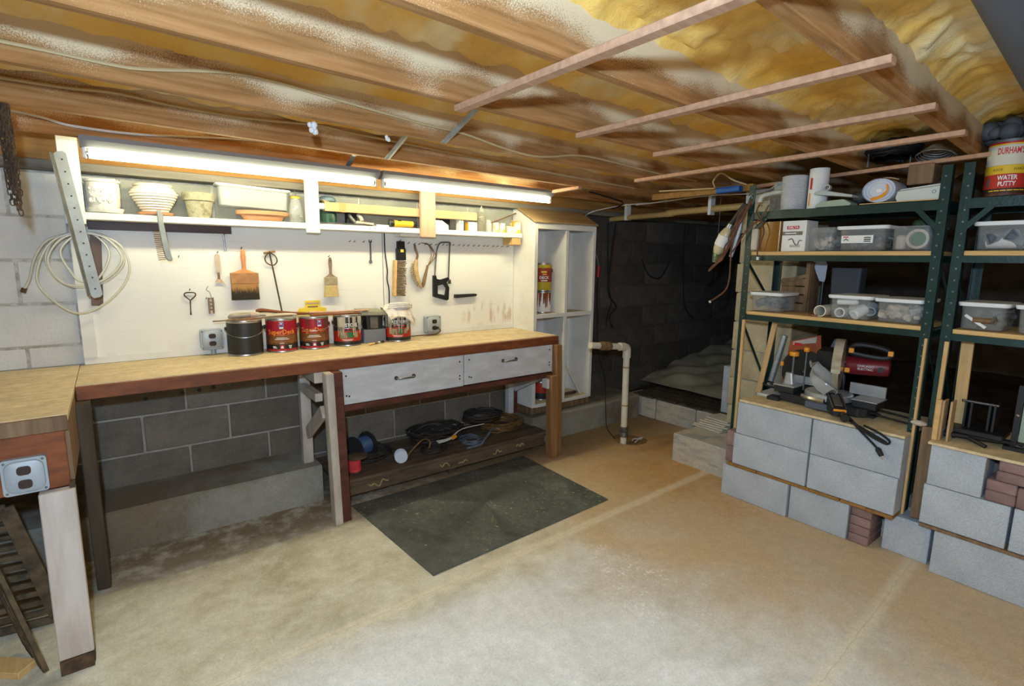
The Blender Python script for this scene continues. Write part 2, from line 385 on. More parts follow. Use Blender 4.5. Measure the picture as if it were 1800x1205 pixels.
wall = struct('wall_back', G().bb(-.75, 7.0, YW+.006, YW+.20, -.05, 1.785), W['mortar'])
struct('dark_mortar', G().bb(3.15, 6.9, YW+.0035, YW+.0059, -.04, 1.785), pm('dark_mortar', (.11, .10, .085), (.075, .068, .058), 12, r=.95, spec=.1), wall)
struct('painted_mortar', G().bb(-.75, 2.52, YW+.0035, YW+.0059, .875, 1.785), W['mortar_painted'], wall)
bm_half = {}
def wblock(x0, x1, z0, z1, m):
    key = (round(x1-x0, 3), round(z1-z0, 3), m)
    if key not in bm_half:
        h, wd = z1-z0, x1-x0; bm_half[key] = G().bb(-wd/2, wd/2, 0, .02, 0, h).mesh('block', bev=.004)
    o = link('block', bm_half[key], W[m], wall, ((x0+x1)/2, YW+(random.random()-.5)*.002, z0)); return o
ZJ = [-.032+.2017*k for k in range(10)]
for k in range(9):
    off = .0715+(0 if k % 2 == 0 else .203)
    for i in range(-4, 17):
        xa = off+.406*i; xb = xa+.395; za = ZJ[k]+.0055; zb = ZJ[k+1]-.0055
        if xb < -.72 or xa > 6.6: continue
        if za > .8 and zb < 1.6 and xa > -.12 and xb < 2.5: continue
        if k == 0 and xb < .88: continue
        xa = max(xa, -.74)
        painted = xa < 2.5 and za > .87
        if k == 4 and xa < 2.5:      # the course behind the bench top: paint starts at the bench
            wblock(xa, xb, za, .872, 'bare_block'); wblock(xa, xb, .876, zb, 'painted_block')
        else: wblock(xa, xb, za, min(zb, 1.78), ('grey_painted' if za > 1.5 and xa > -.25 else 'painted_block') if painted else ('shade_block' if xa > 3.0 else 'bare_block'))
struct('core_hole', G(), None, wall) if False else None
for hx, hz in ((.09, .665), (.255, .675), (.335, .678), (.405, .685), (.66, .70), (.86, .71)):
    o = struct('drilled_hole', G().cyl((hx, YW-.0035, hz), (hx, YW-.0005, hz), .011, n=10), W['black'], wall)
struct('wall_left', G().bb(-.95, -.75, -2.8, YW+.2, -.05, 2.1), W['bare_block'])
struct('wall_front', G().bb(-.95, 7.2, -2.8, -2.6, -.05, 2.1), W['bare_block'])
struct('wall_right', G().bb(7.0, 7.2, -2.8, YW+.2, -.05, 2.1), W['shade_block'])
# footing ledge along the foot of the back wall
def rough_ledge(x0, x1, y0, y1, z1):
    L = []
    n = 24
    for i in range(n+1):
        x = x0+(x1-x0)*i/n; a = (noise.noise((x*3, 1, 0)))*.006; b_ = noise.noise((x*3, 5, 0))*.006
        L.append([(x, y1, -.01), (x, y0+a, -.01), (x, y0+a, z1-.012), (x, y0+.012+a, z1+b_*.4), (x, y1, z1)])
    return G().loft(L)
struct('footing_ledge', rough_ledge(-.75, .885, 2.958, YW+.006, .2137), W['ledge'])
struct('footing_ledge', rough_ledge(2.47, 3.74, 2.962, YW+.006, .205), W['ledge'])
struct('concrete_step', G().bb(3.098, 4.02, -2.6, 2.14, -.02, .2), W['slab'], bev=.006)
# crawl-space ground
def field(x0, x1, y0, y1, st, fz):
    g = G(); nx = int((x1-x0)/st)+1; ny = int((y1-y0)/st)+1
    for j in range(ny+1):
        for i in range(nx+1):
            x = x0+(x1-x0)*i/nx; y = y0+(y1-y0)*j/ny; g.v.append(Vector((x, y, fz(x, y))))
    for j in range(ny):
        for i in range(nx): a = j*(nx+1)+i; g.f.append([a, a+1, a+nx+2, a+nx+1])
    return g
def dz(x, y): return .13+.06*min(1, max(0, (x-3.9)))+.10*max(0, x-4.2)*.5+.03*noise.noise((x*2, y*2, 0))+.01*noise.noise((x*9, y*9, 3))
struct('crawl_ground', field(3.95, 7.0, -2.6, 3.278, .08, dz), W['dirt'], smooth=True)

# ------------------------------------------------------------------ ceiling
def fz(x, y):
    p = ((y-.06*x-.50)/.475) % 1.0            # 0..1 across a joist bay
    edge = min(p, 1-p); fil = max(0, .30-edge)/.30
    z = 2.05-.065*fil**2.2
    k = max(0, min(1, (noise.noise((x*1.3, y*1.7, 4))+.32)*2.4))*(1 if y < 1.6 else .4)
    wx, wy = x+.03*noise.noise((x*8, y*8, 1)), y+.03*noise.noise((x*8, y*8, 5))
    d = noise.voronoi((wx*13, wy*24, 0))[0]
    z += k*.034*(d[1]-d[0] < 9)*min(.8, d[0]**1.4)*1.2-k*.012-.008*noise.noise((x*5, y*9, 0))+(1-k)*.004*noise.noise((x*22, y*22, 2))
    return z
deck = struct('ceiling', field(-.8, 5.0, -.9, 3.24, .02, fz), W['foam'], smooth=True)
struct('subfloor', G().bb(-.95, 7.2, -2.8, 3.48, 2.075, 2.10), W['golden'], deck)
jm = G().bb(-.95, 6.6, -.019, .019, 0, .184).mesh('joist', bev=.003)
JY = [-1.36, -.89, -.41, .055, .496, .966, 1.426, 1.926, 2.441, 2.911]
for y in JY:
    o = link('joist', jm, W['joist'], deck, (0, y, 1.89)); o.rotation_euler = (0, 0, math.atan(.06))
struct('sill_plate', G().bb(-.75, 7.0, 3.19, 3.40, 1.787, 1.826), W['grey_wood'], deck, bev=.003)
struct('rim_board', G().bb(-.75, 7.0, 3.205, 3.245, 1.8265, 2.074), W['golden'], deck, bev=.002)
def strip(x0, y0, x1, y1, z=1.8795, w_=.036, h=.019, m='strip'):
    a = Vector((x0, y0, z)); b = Vector((x1, y1, z)); d = b-a
    gg = G().box((0, 0, 0), (d.length, w_, h)); o = link('furring_strip', gg.mesh('furring_strip', bev=.002), W[m], deck, (a+b)/2); o.rotation_euler = (0, 0, math.atan2(d.y, d.x)); return o
strip(.955, -.6, .925, 1.50); strip(1.49, .50, 1.475, 1.52); strip(2.02, .55, 1.99, 1.56); strip(2.49, .58, 2.54, 2.12); strip(3.05, .60, 3.40, 2.36); strip(2.50, 2.55, 2.515, 3.06, w_=.03)
# steel cross bridging between joists
def bridging(x, ya, yb, za, zb):
    p, q = Vector((x, ya, za)), Vector((x+.02, yb, zb)); d = (q-p).normalized(); u = Vector((1, 0, 0)); n_ = d.cross(u)
    g = G(); g.loft([[a+u*sx*.014+n_*sn*.0012+n_*(.004 if abs(sx) < .5 else 0) for sx, sn in ((-1, -1), (0, -1), (1, -1), (1, 1), (0, 1), (-1, 1))] for a in (p, q)])
    return struct('steel_bridging', g, W['galv'], deck)
bridging(1.13, 1.525, 1.985, 2.02, 1.885); bridging(1.10, 2.03, 2.48, 2.02, 1.885); bridging(1.06, 2.54, 2.94, 2.02, 1.885)
for x, y, r_ in ((.62, 2.0, .022), (.915, 2.02, .014)):
    g = G()
    for i in range(6): g.sph((x+random.uniform(-.5, .5)*r_, y+random.uniform(-.3, .3)*r_, 1.885-random.random()*r_*1.6), r_*random.uniform(.35, .6), 8, 5)
    struct('foam_drip', g, W['lid'], deck, smooth=True)

# ------------------------------------------------------------------ fluorescent lights
t = NT('lit_tube'); t.out((1, 1, 1), .5); t.b.inputs['Emission Color'].default_value = (.98, .92, .58, 1); t.b.inputs['Emission Strength'].default_value = TUBE_STRENGTH
W['tube'] = t.m
W['fixture'] = flat('fixture_enamel', (.13, .14, .16), .45)
for k, (xa, xb, lab) in enumerate(((-.055, 1.232, 'long grey fluorescent strip light with a lit tube above the planters'), (1.250, 2.525, 'long grey fluorescent strip light with a lit tube ending near the white cabinet'))):
    f_ = thing('fluorescent_light', ((xa+xb)/2, 2.87, 1.80), lab, 'light', 'strip lights over the workbench')
    yc = 2.87
    g = G().loft([[(x, yc-.05, 1.888), (x, yc-.05, 1.870), (x, yc-.025, 1.846), (x, yc+.025, 1.846), (x, yc+.05, 1.870), (x, yc+.05, 1.888)] for x in (xa, xb)])
    part('housing', g, W['fixture'], f_)
    part('tube', G().cyl((xa+.028, yc-.004, 1.822), (xb-.028, yc-.004, 1.822), .018, n=16), W['tube'], f_, smooth=True)
    for x, s_ in ((xa+.006, 1), (xb-.006, -1)):
        h = part('lamp_holder', G().bb(x, x+s_*.014, yc-.02, yc+.012, 1.802, 1.8455), W['lid'], f_, bev=.003)
        part('tube_cap', G().cyl((x+s_*.014, yc-.004, 1.822), (x+s_*.034, yc-.004, 1.822), .0168, n=16), W['steel'], h, smooth=True)
# ------------------------------------------------------------------ painted plywood panels and overhead shelf
for xa, xb, lab in ((-.136, 1.420, 'white painted plywood panel behind the paint cans, hung with brushes'), (1.425, 2.496, 'white painted plywood panel with rust stains, hung with hacksaw')):
    p_ = single('tool_board', G().bb(xa, xb, 3.252, 3.266, .8775, 1.60), W['panel'], lab, 'board', 'white panels on the back wall', bev=.002)
    part('edge_trim', G().bb(xa, xb, 3.246, 3.2515, .8778, .912), W['white'], p_)
    if xa < 0: part('edge_trim', G().bb(xa, xa+.052, 3.240, 3.2515, .9125, 1.5), W['white'], p_)
s = thing('wall_shelf', (1.2, 3.12, 1.568), 'long white plank shelf under the strip lights, hung from three uprights', 'shelf')
part('shelf_board', G().bb(-.07, 2.472, 3.12, 3.2645, 1.568, 1.600), W['white'], s, bev=.002)
part('hanger', G().bb(-.139, -.066, 3.095, 3.1195, 1.545, 2.03), W['white'], s, bev=.002)
part('hanger', G().bb(.905, .978, 3.095, 3.1195, 1.545, 2.03), W['white'], s, bev=.002, label='cream upright between the storage bin and the cardboard box')
part('hanger', G().bb(1.622, 1.728, 3.095, 3.1195, 1.545, 2.03), W['pink_wood'], s, bev=.002, label='pinkish bare wood upright')
part('support_block', G().bb(2.385, 2.465, 3.125, 3.2445, 1.515, 1.5675), W['pine'], s, bev=.003)
part('support_block', G().bb(1.50, 1.62, 3.14, 3.2445, 1.548, 1.5675), W['white'], s, bev=.003)

# ------------------------------------------------------------------ workbench
B = .8765
wb = thing('workbench', (1.2, 2.75, 0), 'long wooden workbench with red-brown edge and two white drawers', 'workbench')
part('bench_top', G().bb(-.1555, 2.51, 2.752, 3.2455, .8535, B), W['ply'], wb, bev=.002)
part('edge_board', G().bb(-.1555, 2.515, 2.734, 2.7515, .815, .871), W['redwood'], wb, bev=.002)
part('rear_cleat', G().bb(-.15, 2.49, 3.21, 3.274, .80, .853), W['old_wood'], wb)
def leg(g, xa, xb, ya, yb, z0, z1, lean=0):
    return g.loft([[(xa, ya+d, z), (xb, ya+d, z), (xb, yb+d, z), (xa, yb+d, z)] for z, d in ((z0, -lean), (z1, 0))])
L1 = part('leg', leg(G(), .838, .878, 2.665, 2.735, 0, .815, .055), W['beige_paint'], wb, bev=.003)
part('leg_facing', leg(G(), .8785, .928, 2.680, 2.735, .0, .815, .055), W['maroon'], L1, bev=.003)
L2 = part('leg', leg(G(), 2.405, 2.462, 2.675, 2.742, 0, .60, .02), W['leg_brown'], wb, bev=.003)
part('leg_facing', leg(G(), 2.4625, 2.512, 2.69, 2.742, 0, .815, .02), W['leg_brown'], L2, bev=.003)
part('leg_block', G().bb(2.39, 2.475, 2.70, 2.765, .505, .578), W['white_old'], L2, bev=.004)
part('leg', G().bb(.805, .862, 3.035, 3.085, .2145, .79), W['beige_paint'], wb, bev=.003)
L4 = part('leg', G().bb(2.395, 2.445, 3.16, 3.21, .206, .80), W['white_old'], wb, bev=.003)
part('leg_facing', G().bb(2.446, 2.485, 3.165, 3.21, .206, .80), W['maroon'], L4, bev=.003)
part('cross_rail', G().bb(.80, .862, 2.74, 3.245, .755, .814), W['beige_paint'], wb, bev=.003)
part('cross_rail', G().bb(.80, .84, 2.74, 3.03, .655, .70), W['beige_paint'], wb, bev=.003)
g = G(); a, b = Vector((.835, 2.73, .60)), Vector((.835, 3.03, .40)); g.box((a+b)/2, (.022, (b-a).length, .07), rotm(rx=math.atan2(b.z-a.z, b.y-a.y))); part('diagonal_brace', g, W['beige_paint'], wb, bev=.002)
g = G(); a, b = Vector((2.45, 2.80, .60)), Vector((2.45, 3.16, .42)); g.box((a+b)/2, (.022, (b-a).length, .07), rotm(rx=math.atan2(b.z-a.z, b.y-a.y))); part('diagonal_brace', g, W['white_old'], wb, bev=.002)
part('lower_rail', G().bb(.9285, 2.47, 2.738, 2.765, .576, .612), W['maroon'], wb, bev=.003)
part('drawer_housing', G().bb(.93, 2.46, 2.775, 3.20, .60, .80), W['old_wood'], wb)
hm = G().tube(spl([(-.055, 0, 0), (-.045, -.022, -.002), (-.02, -.028, 0), (.02, -.028, 0), (.045, -.022, -.002), (.055, 0, 0)], 4), .006, 8)
sm = G().cyl((0, 0, 0), (0, -.002, 0), .0055, n=8)
for k, (xa, xb, za, zb, hx, hz, lab) in enumerate(((.9305, 1.7155, .6155, .8145, 1.313, .727, 'white drawer beside the left leg'), (1.7215, 2.4615, .6195, .8145, 2.076, .745, 'white drawer beside the right leg'))):
    d_ = part('drawer', G().bb(xa, xb, 2.737, 2.757, za, zb), W['white_old'], wb, bev=.003, label=lab)
    h = link('handle', hm.mesh('handle', smooth=True), W['steel'], d_, Vector((hx, 2.737, hz))-woff(d_))
    for sx in (-.055, .055):
        part('handle_mount', G().cyl((hx+sx, 2.737, hz), (hx+sx, 2.732, hz), .012, n=12), W['rust'], d_)
    me = sm.mesh('screw'); 
    for sx, sz in ((.035, .05), (.035, .16), (-.03, .05), (-.03, .07), (-.03, .16), (.05, .045)):
        link('screw', me, W['rust'], d_, Vector((xa+sx if sx > 0 else xb+sx, 2.737, za+sz))-woff(d_))
# left return of the bench
lb = thing('workbench', (-.4, 2.5, 0), 'short bench return at the left edge with wall outlet on its end', 'workbench')
part('bench_top', G().bb(-.745, -.1575, 2.272, 3.272, .8535, B), W['ply'], lb, bev=.002)
part('end_board', G().bb(-.745, -.1585, 2.252, 2.2715, .825, .8745), W['old_wood'], lb, bev=.002)
part('end_apron', G().bb(-.745, -.170, 2.256, 2.276, .63, .8245), W['redwood'], lb, bev=.002)
part('side_apron', G().bb(-.172, -.1585, 2.277, 2.745, .64, .853), W['old_wood'], lb, bev=.002)
L = part('leg', leg(G(), -.252, -.158, 2.215, 2.2545, .05, .629, .05), pm('pale_leg_paint', (.60, .53, .47), (.46, .38, .32), 6, (3, 3, .5), r=.7, b=.15, bs=20), lb, bev=.003)
part('foot', leg(G(), -.250, -.160, 2.16, 2.215, .0, .0495, .004), W['rust'], L)
part('leg', leg(G(), -.1725, -.1585, 2.23, 2.275, 0.0, .64, .05), W['dark_wood'], lb)
part('leg', G().bb(-.160, -.112, 2.66, 2.735, 0, .814), W['dark_wood'], lb, bev=.003)

# ------------------------------------------------------------------ white cabinet
cb = thing('open_cabinet', (2.82, 3.1, .21), 'tall white open cabinet with sloping top beside the workbench', 'cabinet')
def sidep(x0, x1): return G().loft([[(x, 3.012, .275), (x, 3.012, 1.675), (x, 3.27, 1.81), (x, 3.27, .275)] for x in (x0, x1)])
part('side_panel', sidep(2.4985, 2.517), W['white'], cb, bev=.001); part('side_panel', sidep(3.122, 3.14), W['white'], cb, bev=.001)
part('divider', sidep(2.818, 2.834), W['white'], cb, bev=.001)
part('back_panel', G().bb(2.60, 3.122, 3.262, 3.274, .275, 1.78), W['white'], cb)
part('shelf', G().bb(2.517, 2.818, 3.012, 3.26, .975, .993), W['ply'], cb); part('shelf', G().bb(2.834, 3.122, 3.012, 3.26, .975, .993), W['ply'], cb)
part('shelf', G().bb(2.517, 2.818, 3.012, 3.26, .277, .295), W['ply'], cb); part('shelf', G().bb(2.834, 3.122, 3.012, 3.26, .277, .295), W['ply'], cb)
for a in ((2.4985, 2.530, .275, 1.675), (3.112, 3.14, .275, 1.675), (2.812, 2.84, .275, 1.632)): part('face_frame', G().bb(a[0], a[1], 3.0, 3.0115, a[2], a[3]), W['white'], cb, bev=.001)
for za, zb in ((1.634, 1.676), (.968, 1.000), (.272, .298)): part('face_rail', G().bb(2.5305, 3.1115, 2.9995, 3.0115, za, zb), W['white'], cb, bev=.001)
part('sloping_top', G().loft([[(x, 2.99, 1.678), (x, 2.99, 1.690), (x, 3.27, 1.838), (x, 3.27, 1.814)] for x in (2.49, 3.15)]), wood('lid_plywood', (.40, .28, .14), (.30, .20, .09), 4, 0), cb)
part('base_frame', G().bb(2.50, 3.14, 3.02, 3.26, .2155, .274), W['old_wood'], cb)

# ------------------------------------------------------------------ steel racks
hole = G().cyl((0, 0, 0), (-.0008, 0, 0), .0045, n=8)
def rack(y0, y1, lab, pre):
    X0, X1 = 3.0, 3.40
    r = thing('shelving_rack', (3.2, (y0+y1)/2, .2), lab, 'rack', 'green steel racks')
    for X, sx in ((X0, 1), (X1, -1)):
        for y, sy in ((y0, 1), (y1, -1)):
            zb = .2005 if X == X1 or y > 1 else .215
            q = G().bb(X, X+sx*.003, y, y+sy*.038, zb, 1.848); q.bb(X+sx*.0031, X+sx*.038, y, y+sy*.003, zb, 1.848)
            p_ = part('post', q, W['green'], r)
            hs = G(); z = .27
            while z < 1.83:
                hs.cyl((X-.0002 if sx > 0 else X+.0001, y+sy*.022, z), (X-.0008 if sx > 0 else X+.0008, y+sy*.022, z), .0042, n=7); z += .051
            part('punched_holes', hs, W['dull'], p_, kind='stuff')
    for zt, hb, board in ((1.695, .042, 0), (1.449, .030, .022), (1.101, .030, .021)):
        for X in (X0+.0035, X1-.0055): part('beam', G().bb(X, X+.002, y0+.004, y1-.004, zt-hb, zt), W['green'], r); 
        part('beam_lip', G().bb(X0+.0056, X0+.03, y0+.04, y1-.04, zt-.0025, zt), W['green'], r)
        for y in (y0+.0035, y1-.0055): part('end_beam', G().bb(X0+.04, X1-.04, y, y+.002, zt-hb, zt), W['green'], r)
        if board: part('shelf_board', G().bb(X0+.0065, X1-.007, y0+.039, y1-.039, zt+.0005, zt+board), W['pine'], r, bev=.002)
        else: part('shelf_board', G().bb(X0+.031, X1-.007, y0+.039, y1-.039, zt-.0005, zt+.004), W['green'], r)
    for y, sy in ((y0, 1), (y1, -1)):
        a, b = Vector((X0+.002, y+sy*.035, 1.575)), Vector((X0+.002, y+sy*.105, 1.652)); d = b-a
        part('gusset_brace', G().box((a+b)/2, (.003, d.length+.02, .022), rotm(rx=math.atan2(d.z, d.y))), W['green'], r)
    for y in (y0+.006, y1-.009):
        for za, zb in ((1.06, .62), (1.42, 1.13)):
            a, b = Vector((X0+.02, y, za)), Vector((X1-.02, y, zb)); d = b-a
            part('side_brace', G().box((a+b)/2, (d.length, .003, .02), rotm(ry=-math.atan2(d.z, d.x))), W['green'], r)
    return r
rack(.728, 1.662, 'dark green steel rack with pine shelves above the miter saw', 1)
rack(-.22, .690, 'dark green steel rack cut off by the right edge of the picture', 2)
# ------------------------------------------------------------------ concrete blocks, pavers, boards at the rack
def blk(y0, y1, z0, z1, lab, x0=2.89, x1=3.088, m='grey_block', name='concrete_block', cat='block', grp='loose concrete blocks'):
    return single(name, G().bb(x0, x1, y0+.002, y1-.002, z0+.0012, z1-.0012), W[m], lab, cat, grp, bev=.0022)
blk(1.235, 1.630, 0, .194, 'floor-level grey block at the left end of the saw stack')
blk(.934, 1.229, 0, .194, 'floor-level grey block beside the small stack of red pavers', x0=2.90)
blk(.61, .80, 0, .19, 'speckled bluish block set back in the gap between the two racks', x0=2.965, x1=3.09)
blk(1.152, 1.575, .212, .402, 'middle-course grey block on wood shims, under the left half of the saw')
blk(.744, 1.146, .212, .402, 'middle-course grey block nearest the paired green posts')
blk(1.150, 1.565, .403, .595, 'top-course grey block under the left side of the miter saw')
blk(.739, 1.146, .403, .595, 'top-course grey block with the saw plug hanging in front')
blk(1.577, 1.612, .30, .40, 'upper of two thin red pavers standing at the left end of the block stack', x0=2.93, x1=3.05, m='paver', name='paver', cat='paver', grp='red pavers') if False else None
W['paver'] = pm('red_paver', (.30, .20, .19), (.21, .13, .125), 9, r=.95, b=.35, bs=120, rnd=.15, spec=.1)
def pav(x0, x1, y0, y1, z0, z1, lab): return single('paver', G().bb(x0, x1, y0, y1, z0, z1), W['paver'], lab, 'paver', 'red pavers', bev=.004)
pav(2.915, 3.06, 1.580, 1.632, .305, .398, 'upper red paver on end beside the left rack post')
pav(2.915, 3.06, 1.580, 1.632, .210, .303, 'lower red paver on end beside the left rack post')
for k, nm in enumerate(('bottom', 'second from the bottom', 'third from the bottom', 'topmost')):
    pav(2.905+.002*k, 3.09, .838, .929, .001+k*.047, .046+k*.047, f'{nm} paver of the small red pile between the blocks')
# right-hand stack
blk(.19, .590, 0, .205, 'floor-level grey block in the lower right corner', x0=2.905)
blk(.352, .652, .222, .412, 'middle-course grey block right of the paired green posts', x0=2.905)
blk(.05, .344, .222, .412, 'middle-course grey block cut by the right picture edge', x0=2.905)
blk(.450, .645, .413, .600, 'short top-course grey block left of the brick-like pavers', x0=2.905)
for k, (ya, yb, za, zb, lab) in enumerate(((.345, .442, .413, .459, 'lower left paver filling the gap at the right picture edge'), (.345, .442, .460, .506, 'upper left paver filling the gap at the right picture edge'), (.24, .343, .413, .500, 'tall paver at the very right picture edge'), (.30, .415, .508, .552, 'long paver on the course below the right plywood sheet'), (.29, .412, .554, .598, 'long paver directly under the right plywood sheet'))):
    pav(2.91, 3.05, ya, yb, za, zb, lab)
# wood shims between the courses
for k, (ya, yb, za, zb, x0) in enumerate(((1.42, 1.60, .1955, .2115, 2.88), (1.13, 1.418, .1955, .2115, 2.886), (.98, 1.128, .1955, .2115, 2.884), (.86, .976, .1955, .2115, 2.888), (.745, .858, .1955, .2115, 2.882))):
    single('shim', G().bb(x0, x0+.1, ya, yb, za, zb), W['golden'], ['thin wood shim at the left end under the block stack', 'long thin wood shim under the middle of the block stack', 'splintered wood shim above the small red paver pile', 'short wood shim right of the paver pile', 'pale wood shim at the right end of the block stack'][k], 'shim', 'wood shims', bev=.002)
single('shim', G().bb(2.90, 3.0, .12, .648, .2065, .2205), W['old_wood'], 'long reddish wood shim between the blocks at lower right', 'shim', 'wood shims', bev=.002)
# plywood sheets on the blocks
single('plywood_sheet', G().loft([[(2.895, 1.56, z), (2.90, .90, z), (2.905, .745, z), (3.38, .74, z), (3.38, 1.56, z)] for z in (.5965, .609)]), W['ply'], 'thin plywood sheet under the miter saw', 'board')
single('plywood_sheet', G().bb(2.895, 3.38, .0, .655, .6015, .615), W['ply'], 'speckled plywood sheet at right under the dark metal stand', 'board', bev=.002)
# things under the right rack
# fill the stack behind so the sheets rest on something
for y_, lab_ in (((1.175, .78), 'shadowed bare block at the back of the saw stack'), ((.285, -.11), 'shadowed bare block at the back of the right stack')):
    for yy_ in y_:
        for k in range(2): blk(yy_, yy_+.39, .2005+.1975*k, .3975+.1975*k, lab_, x0=3.12, x1=3.36, m='bare_block', grp=lab_+'s')
# upright wooden strips screwed to the posts
for xa, ya, yb, za, zb, xb, lab in ((2.985, 1.617, 1.634, .20, 1.07, 3.0, 'thin pine batten along the left post of the saw rack'), (2.98, .731, .742, .2005, 1.07, 2.997, 'thin pine batten along the right post of the saw rack'), (2.985, .652, .668, .62, 1.065, 2.999, 'thin pine batten along the left post of the right rack')):
    single('batten', G().bb(xa, xb, ya, yb, za, zb), W['pinev'], lab, 'batten', 'upright battens', bev=.001)
def plank(a, b, w_, th, m, lab, ax=(0, 1, 0), name='plank', cat='plank', grp=None):
    a, b = Vector(a), Vector(b); d = (b-a).normalized(); u = Vector(ax); u = (u-d*u.dot(d)).normalized(); n_ = d.cross(u)
    return single(name, G().loft([[p+u*sx*w_/2+n_*sn*th/2 for sx, sn in ((-1, -1), (1, -1), (1, 1), (-1, 1))] for p in (a, b)]), W[m], lab, cat, grp, bev=.001)
plank((3.10, 1.555, .625), (3.12, 1.50, 1.065), .03, .012, 'pinev', 'narrow pine strip leaning behind the left rack post')
plank((3.12, .605, .62), (3.13, .615, 1.068), .045, .016, 'pinev', 'wider pine plank leaning inside the right rack')
# splintered board ends on the floor between racks
g = G().loft([[(2.965, .70, z0), (2.985, .70-.045, z0), (3.0, .70-.02, z0)] for z0 in (.2065, .45, .60, .66)])
single('splintered_board', g, W['old_wood'], 'splintered brown board end standing between the paired posts', 'board')
g = G(); g.sph((2.965, .715, .672), .026, 10, 6, (.8, 1.3, .5)); single('wood_offcut', g, W['beige_paint'], 'pale rounded wood scrap on the splintered board', 'scrap', smooth=True)
# pier of cream blocks
pier = struct('block_pier', G().bb(3.462, 3.84, 1.562, 1.938, .2005, 1.885), W['mortar_painted'])
pmesh = G().bb(-.2, .2, -.2, .2, 0, .193).mesh('block', bev=.005)
for k in range(8): link('block', pmesh, W['cream_block'], pier, (3.65+random.uniform(-.004, .004), 1.75+random.uniform(-.006, .006), .203+k*.2)); 
# ------------------------------------------------------------------ crawl-space edge
for k, (ya, yb, lab) in enumerate(((2.815, 3.13, 'stained grey curb block in the corner by the sump pipe'), (2.41, 2.81, 'stained grey curb block behind the sump pipe'), (2.15, 2.405, 'curb block half hidden behind the concrete step'))):
    single('curb_block', G().bb(3.78, 3.98, ya+.002, yb-.002, 0.0, .187), W['slab'], lab, 'block', 'curb blocks', bev=.008)
W['tread'] = pm('wet_rubber', (.09, .07, .05), (.045, .036, .027), 12, r=.5, b=.5, bs=60)
for k in range(4):
    ya = 3.06-.235*k
    g = G().bb(3.76+.015*k, 4.20+.02*k, ya-.225, ya, .1895, .203)
    for i in range(4): g.bb(3.78+.015*k+i*.10, 3.85+.015*k+i*.10, ya-.215, ya-.01, .203, .206)
    single('rubber_tread', g, W['tread'], ['dark wet tread mat against the back wall corner', 'second dark tread mat from the corner, on the curb', 'third dark tread mat from the corner, on the curb', 'dark tread mat nearest the stacked tiles'][k], 'mat', 'tread mats on the curb', bev=.002)
# crumpled plastic sheet over the dirt
def tz(x, y):
    u = (x-4.1)/2.3; v = (y-2.0)/1.27
    h = .23+.24*min(1, max(0, u*1.6))*(.6+.4*v)
    f = .035*abs(sin(9*(x*.5+y)+4*noise.noise((x*2, y*2, 1))))+.03*noise.noise((x*4, y*4, 7))+.02*abs(noise.noise((x*9, y*5, 2)))
    e = min(1, 6*min(u, 1-u, v+.03, 1.0)+.1)
    return h*1.0+f*e
single('plastic_sheet', field(4.12, 6.3, 1.95, 3.262, .035, tz), W['tarp'], 'crumpled pale plastic sheet spread over the dirt mound in the dark corner', 'tarp', smooth=True)
for k, (za, zb, lab) in enumerate(((.201, .39, 'lower grey block on end behind the left rack post'), (.391, .585, 'upper grey block on end behind the left rack post'))):
    single('concrete_block', G().bb(3.86, 4.02, 2.03, 2.235, za if k else .201, zb), W['grey_block'], lab, 'block', 'loose concrete blocks', bev=.004)
# stack of white tiles on the step
tl = pm('glazed_tile', (.66, .62, .54), (.56, .50, .42), 6, r=.35)
for k in range(6):
    single('wall_tile', G().box((3.46+.010*k, 2.04-.010*k+.012*(k % 2), .2065+k*.0125), (.20-.008*k, .24-.012*k, .0095), rotm(rz=.05*((k*37) % 5-2))), tl, ['bottom pale tile of the stack on the concrete step', 'second pale tile from the bottom of the stack', 'third pale tile from the bottom of the stack', 'fourth pale tile from the bottom of the stack', 'fifth pale tile from the bottom of the stack', 'top pale tile of the stack on the concrete step'][k], 'tile', 'tiles on the concrete step', bev=.001)

# ------------------------------------------------------------------ floor mat, sump pipe
single('rubber_mat', G().loft([[(.985, 2.78, z), (1.036, 1.915, z), (2.242, 1.968, z), (2.262, 2.81, z)] for z in (.001, .007)]), W['mat'], 'dark rubber floor mat with pale paint specks in front of the bench', 'mat')
sp = thing('sump_pipe', (3.085, 2.575, -.2), 'white plastic sump pipe rising from the pit and bending to the cabinet', 'pipe')
part('riser', G().cyl((3.085, 2.575, -.25), (3.073, 2.575, .70), .0245, n=16), W['pvc'], sp, smooth=True)
part('rubber_coupling', G().lathe([(.027, -.0), (.033, .003), (.033, .035), (.030, .04), (.033, .045), (.033, .08), (.027, .085)], (3.083, 2.575, .05), 16), W['dull'], sp, smooth=True)
part('elbow', G().tube(spl([(3.073, 2.575, .68), (3.073, 2.575, .735), (3.062, 2.575, .757), (3.03, 2.577, .768), (2.99, 2.579, .772)], 5), .031, 16), W['pvc'], sp, smooth=True)
part('cross_pipe', G().cyl((3.0, 2.578, .771), (2.70, 2.60, .805), .0235, n=16), W['pvc'], sp, smooth=True)
part('check_valve', G().tube([(2.90, 2.586, .782), (2.885, 2.587, .784), (2.80, 2.593, .793), (2.785, 2.594, .795)], [.026, .032, .032, .026], 16), W['old_wood'], sp, smooth=True)
for z in (.30, .60): part('stained_band', G().cyl((3.081-.012*z, 2.575, z), (3.081-.012*z, 2.575, z+.012), .0252, n=16), pm('glue_stain%d' % (z*10), (.50, .33, .12), None, 9), sp, smooth=True)
g = G().tube(spl([(3.20, 2.58, -.05), (3.18, 2.56, .015), (3.24, 2.53, .01), (3.29, 2.56, .005), (3.23, 2.60, -.02)], 4), .004, 6)
g.tube(spl([(3.15, 2.545, -.03), (3.19, 2.53, .008), (3.26, 2.555, .002)], 4), .0035, 6)
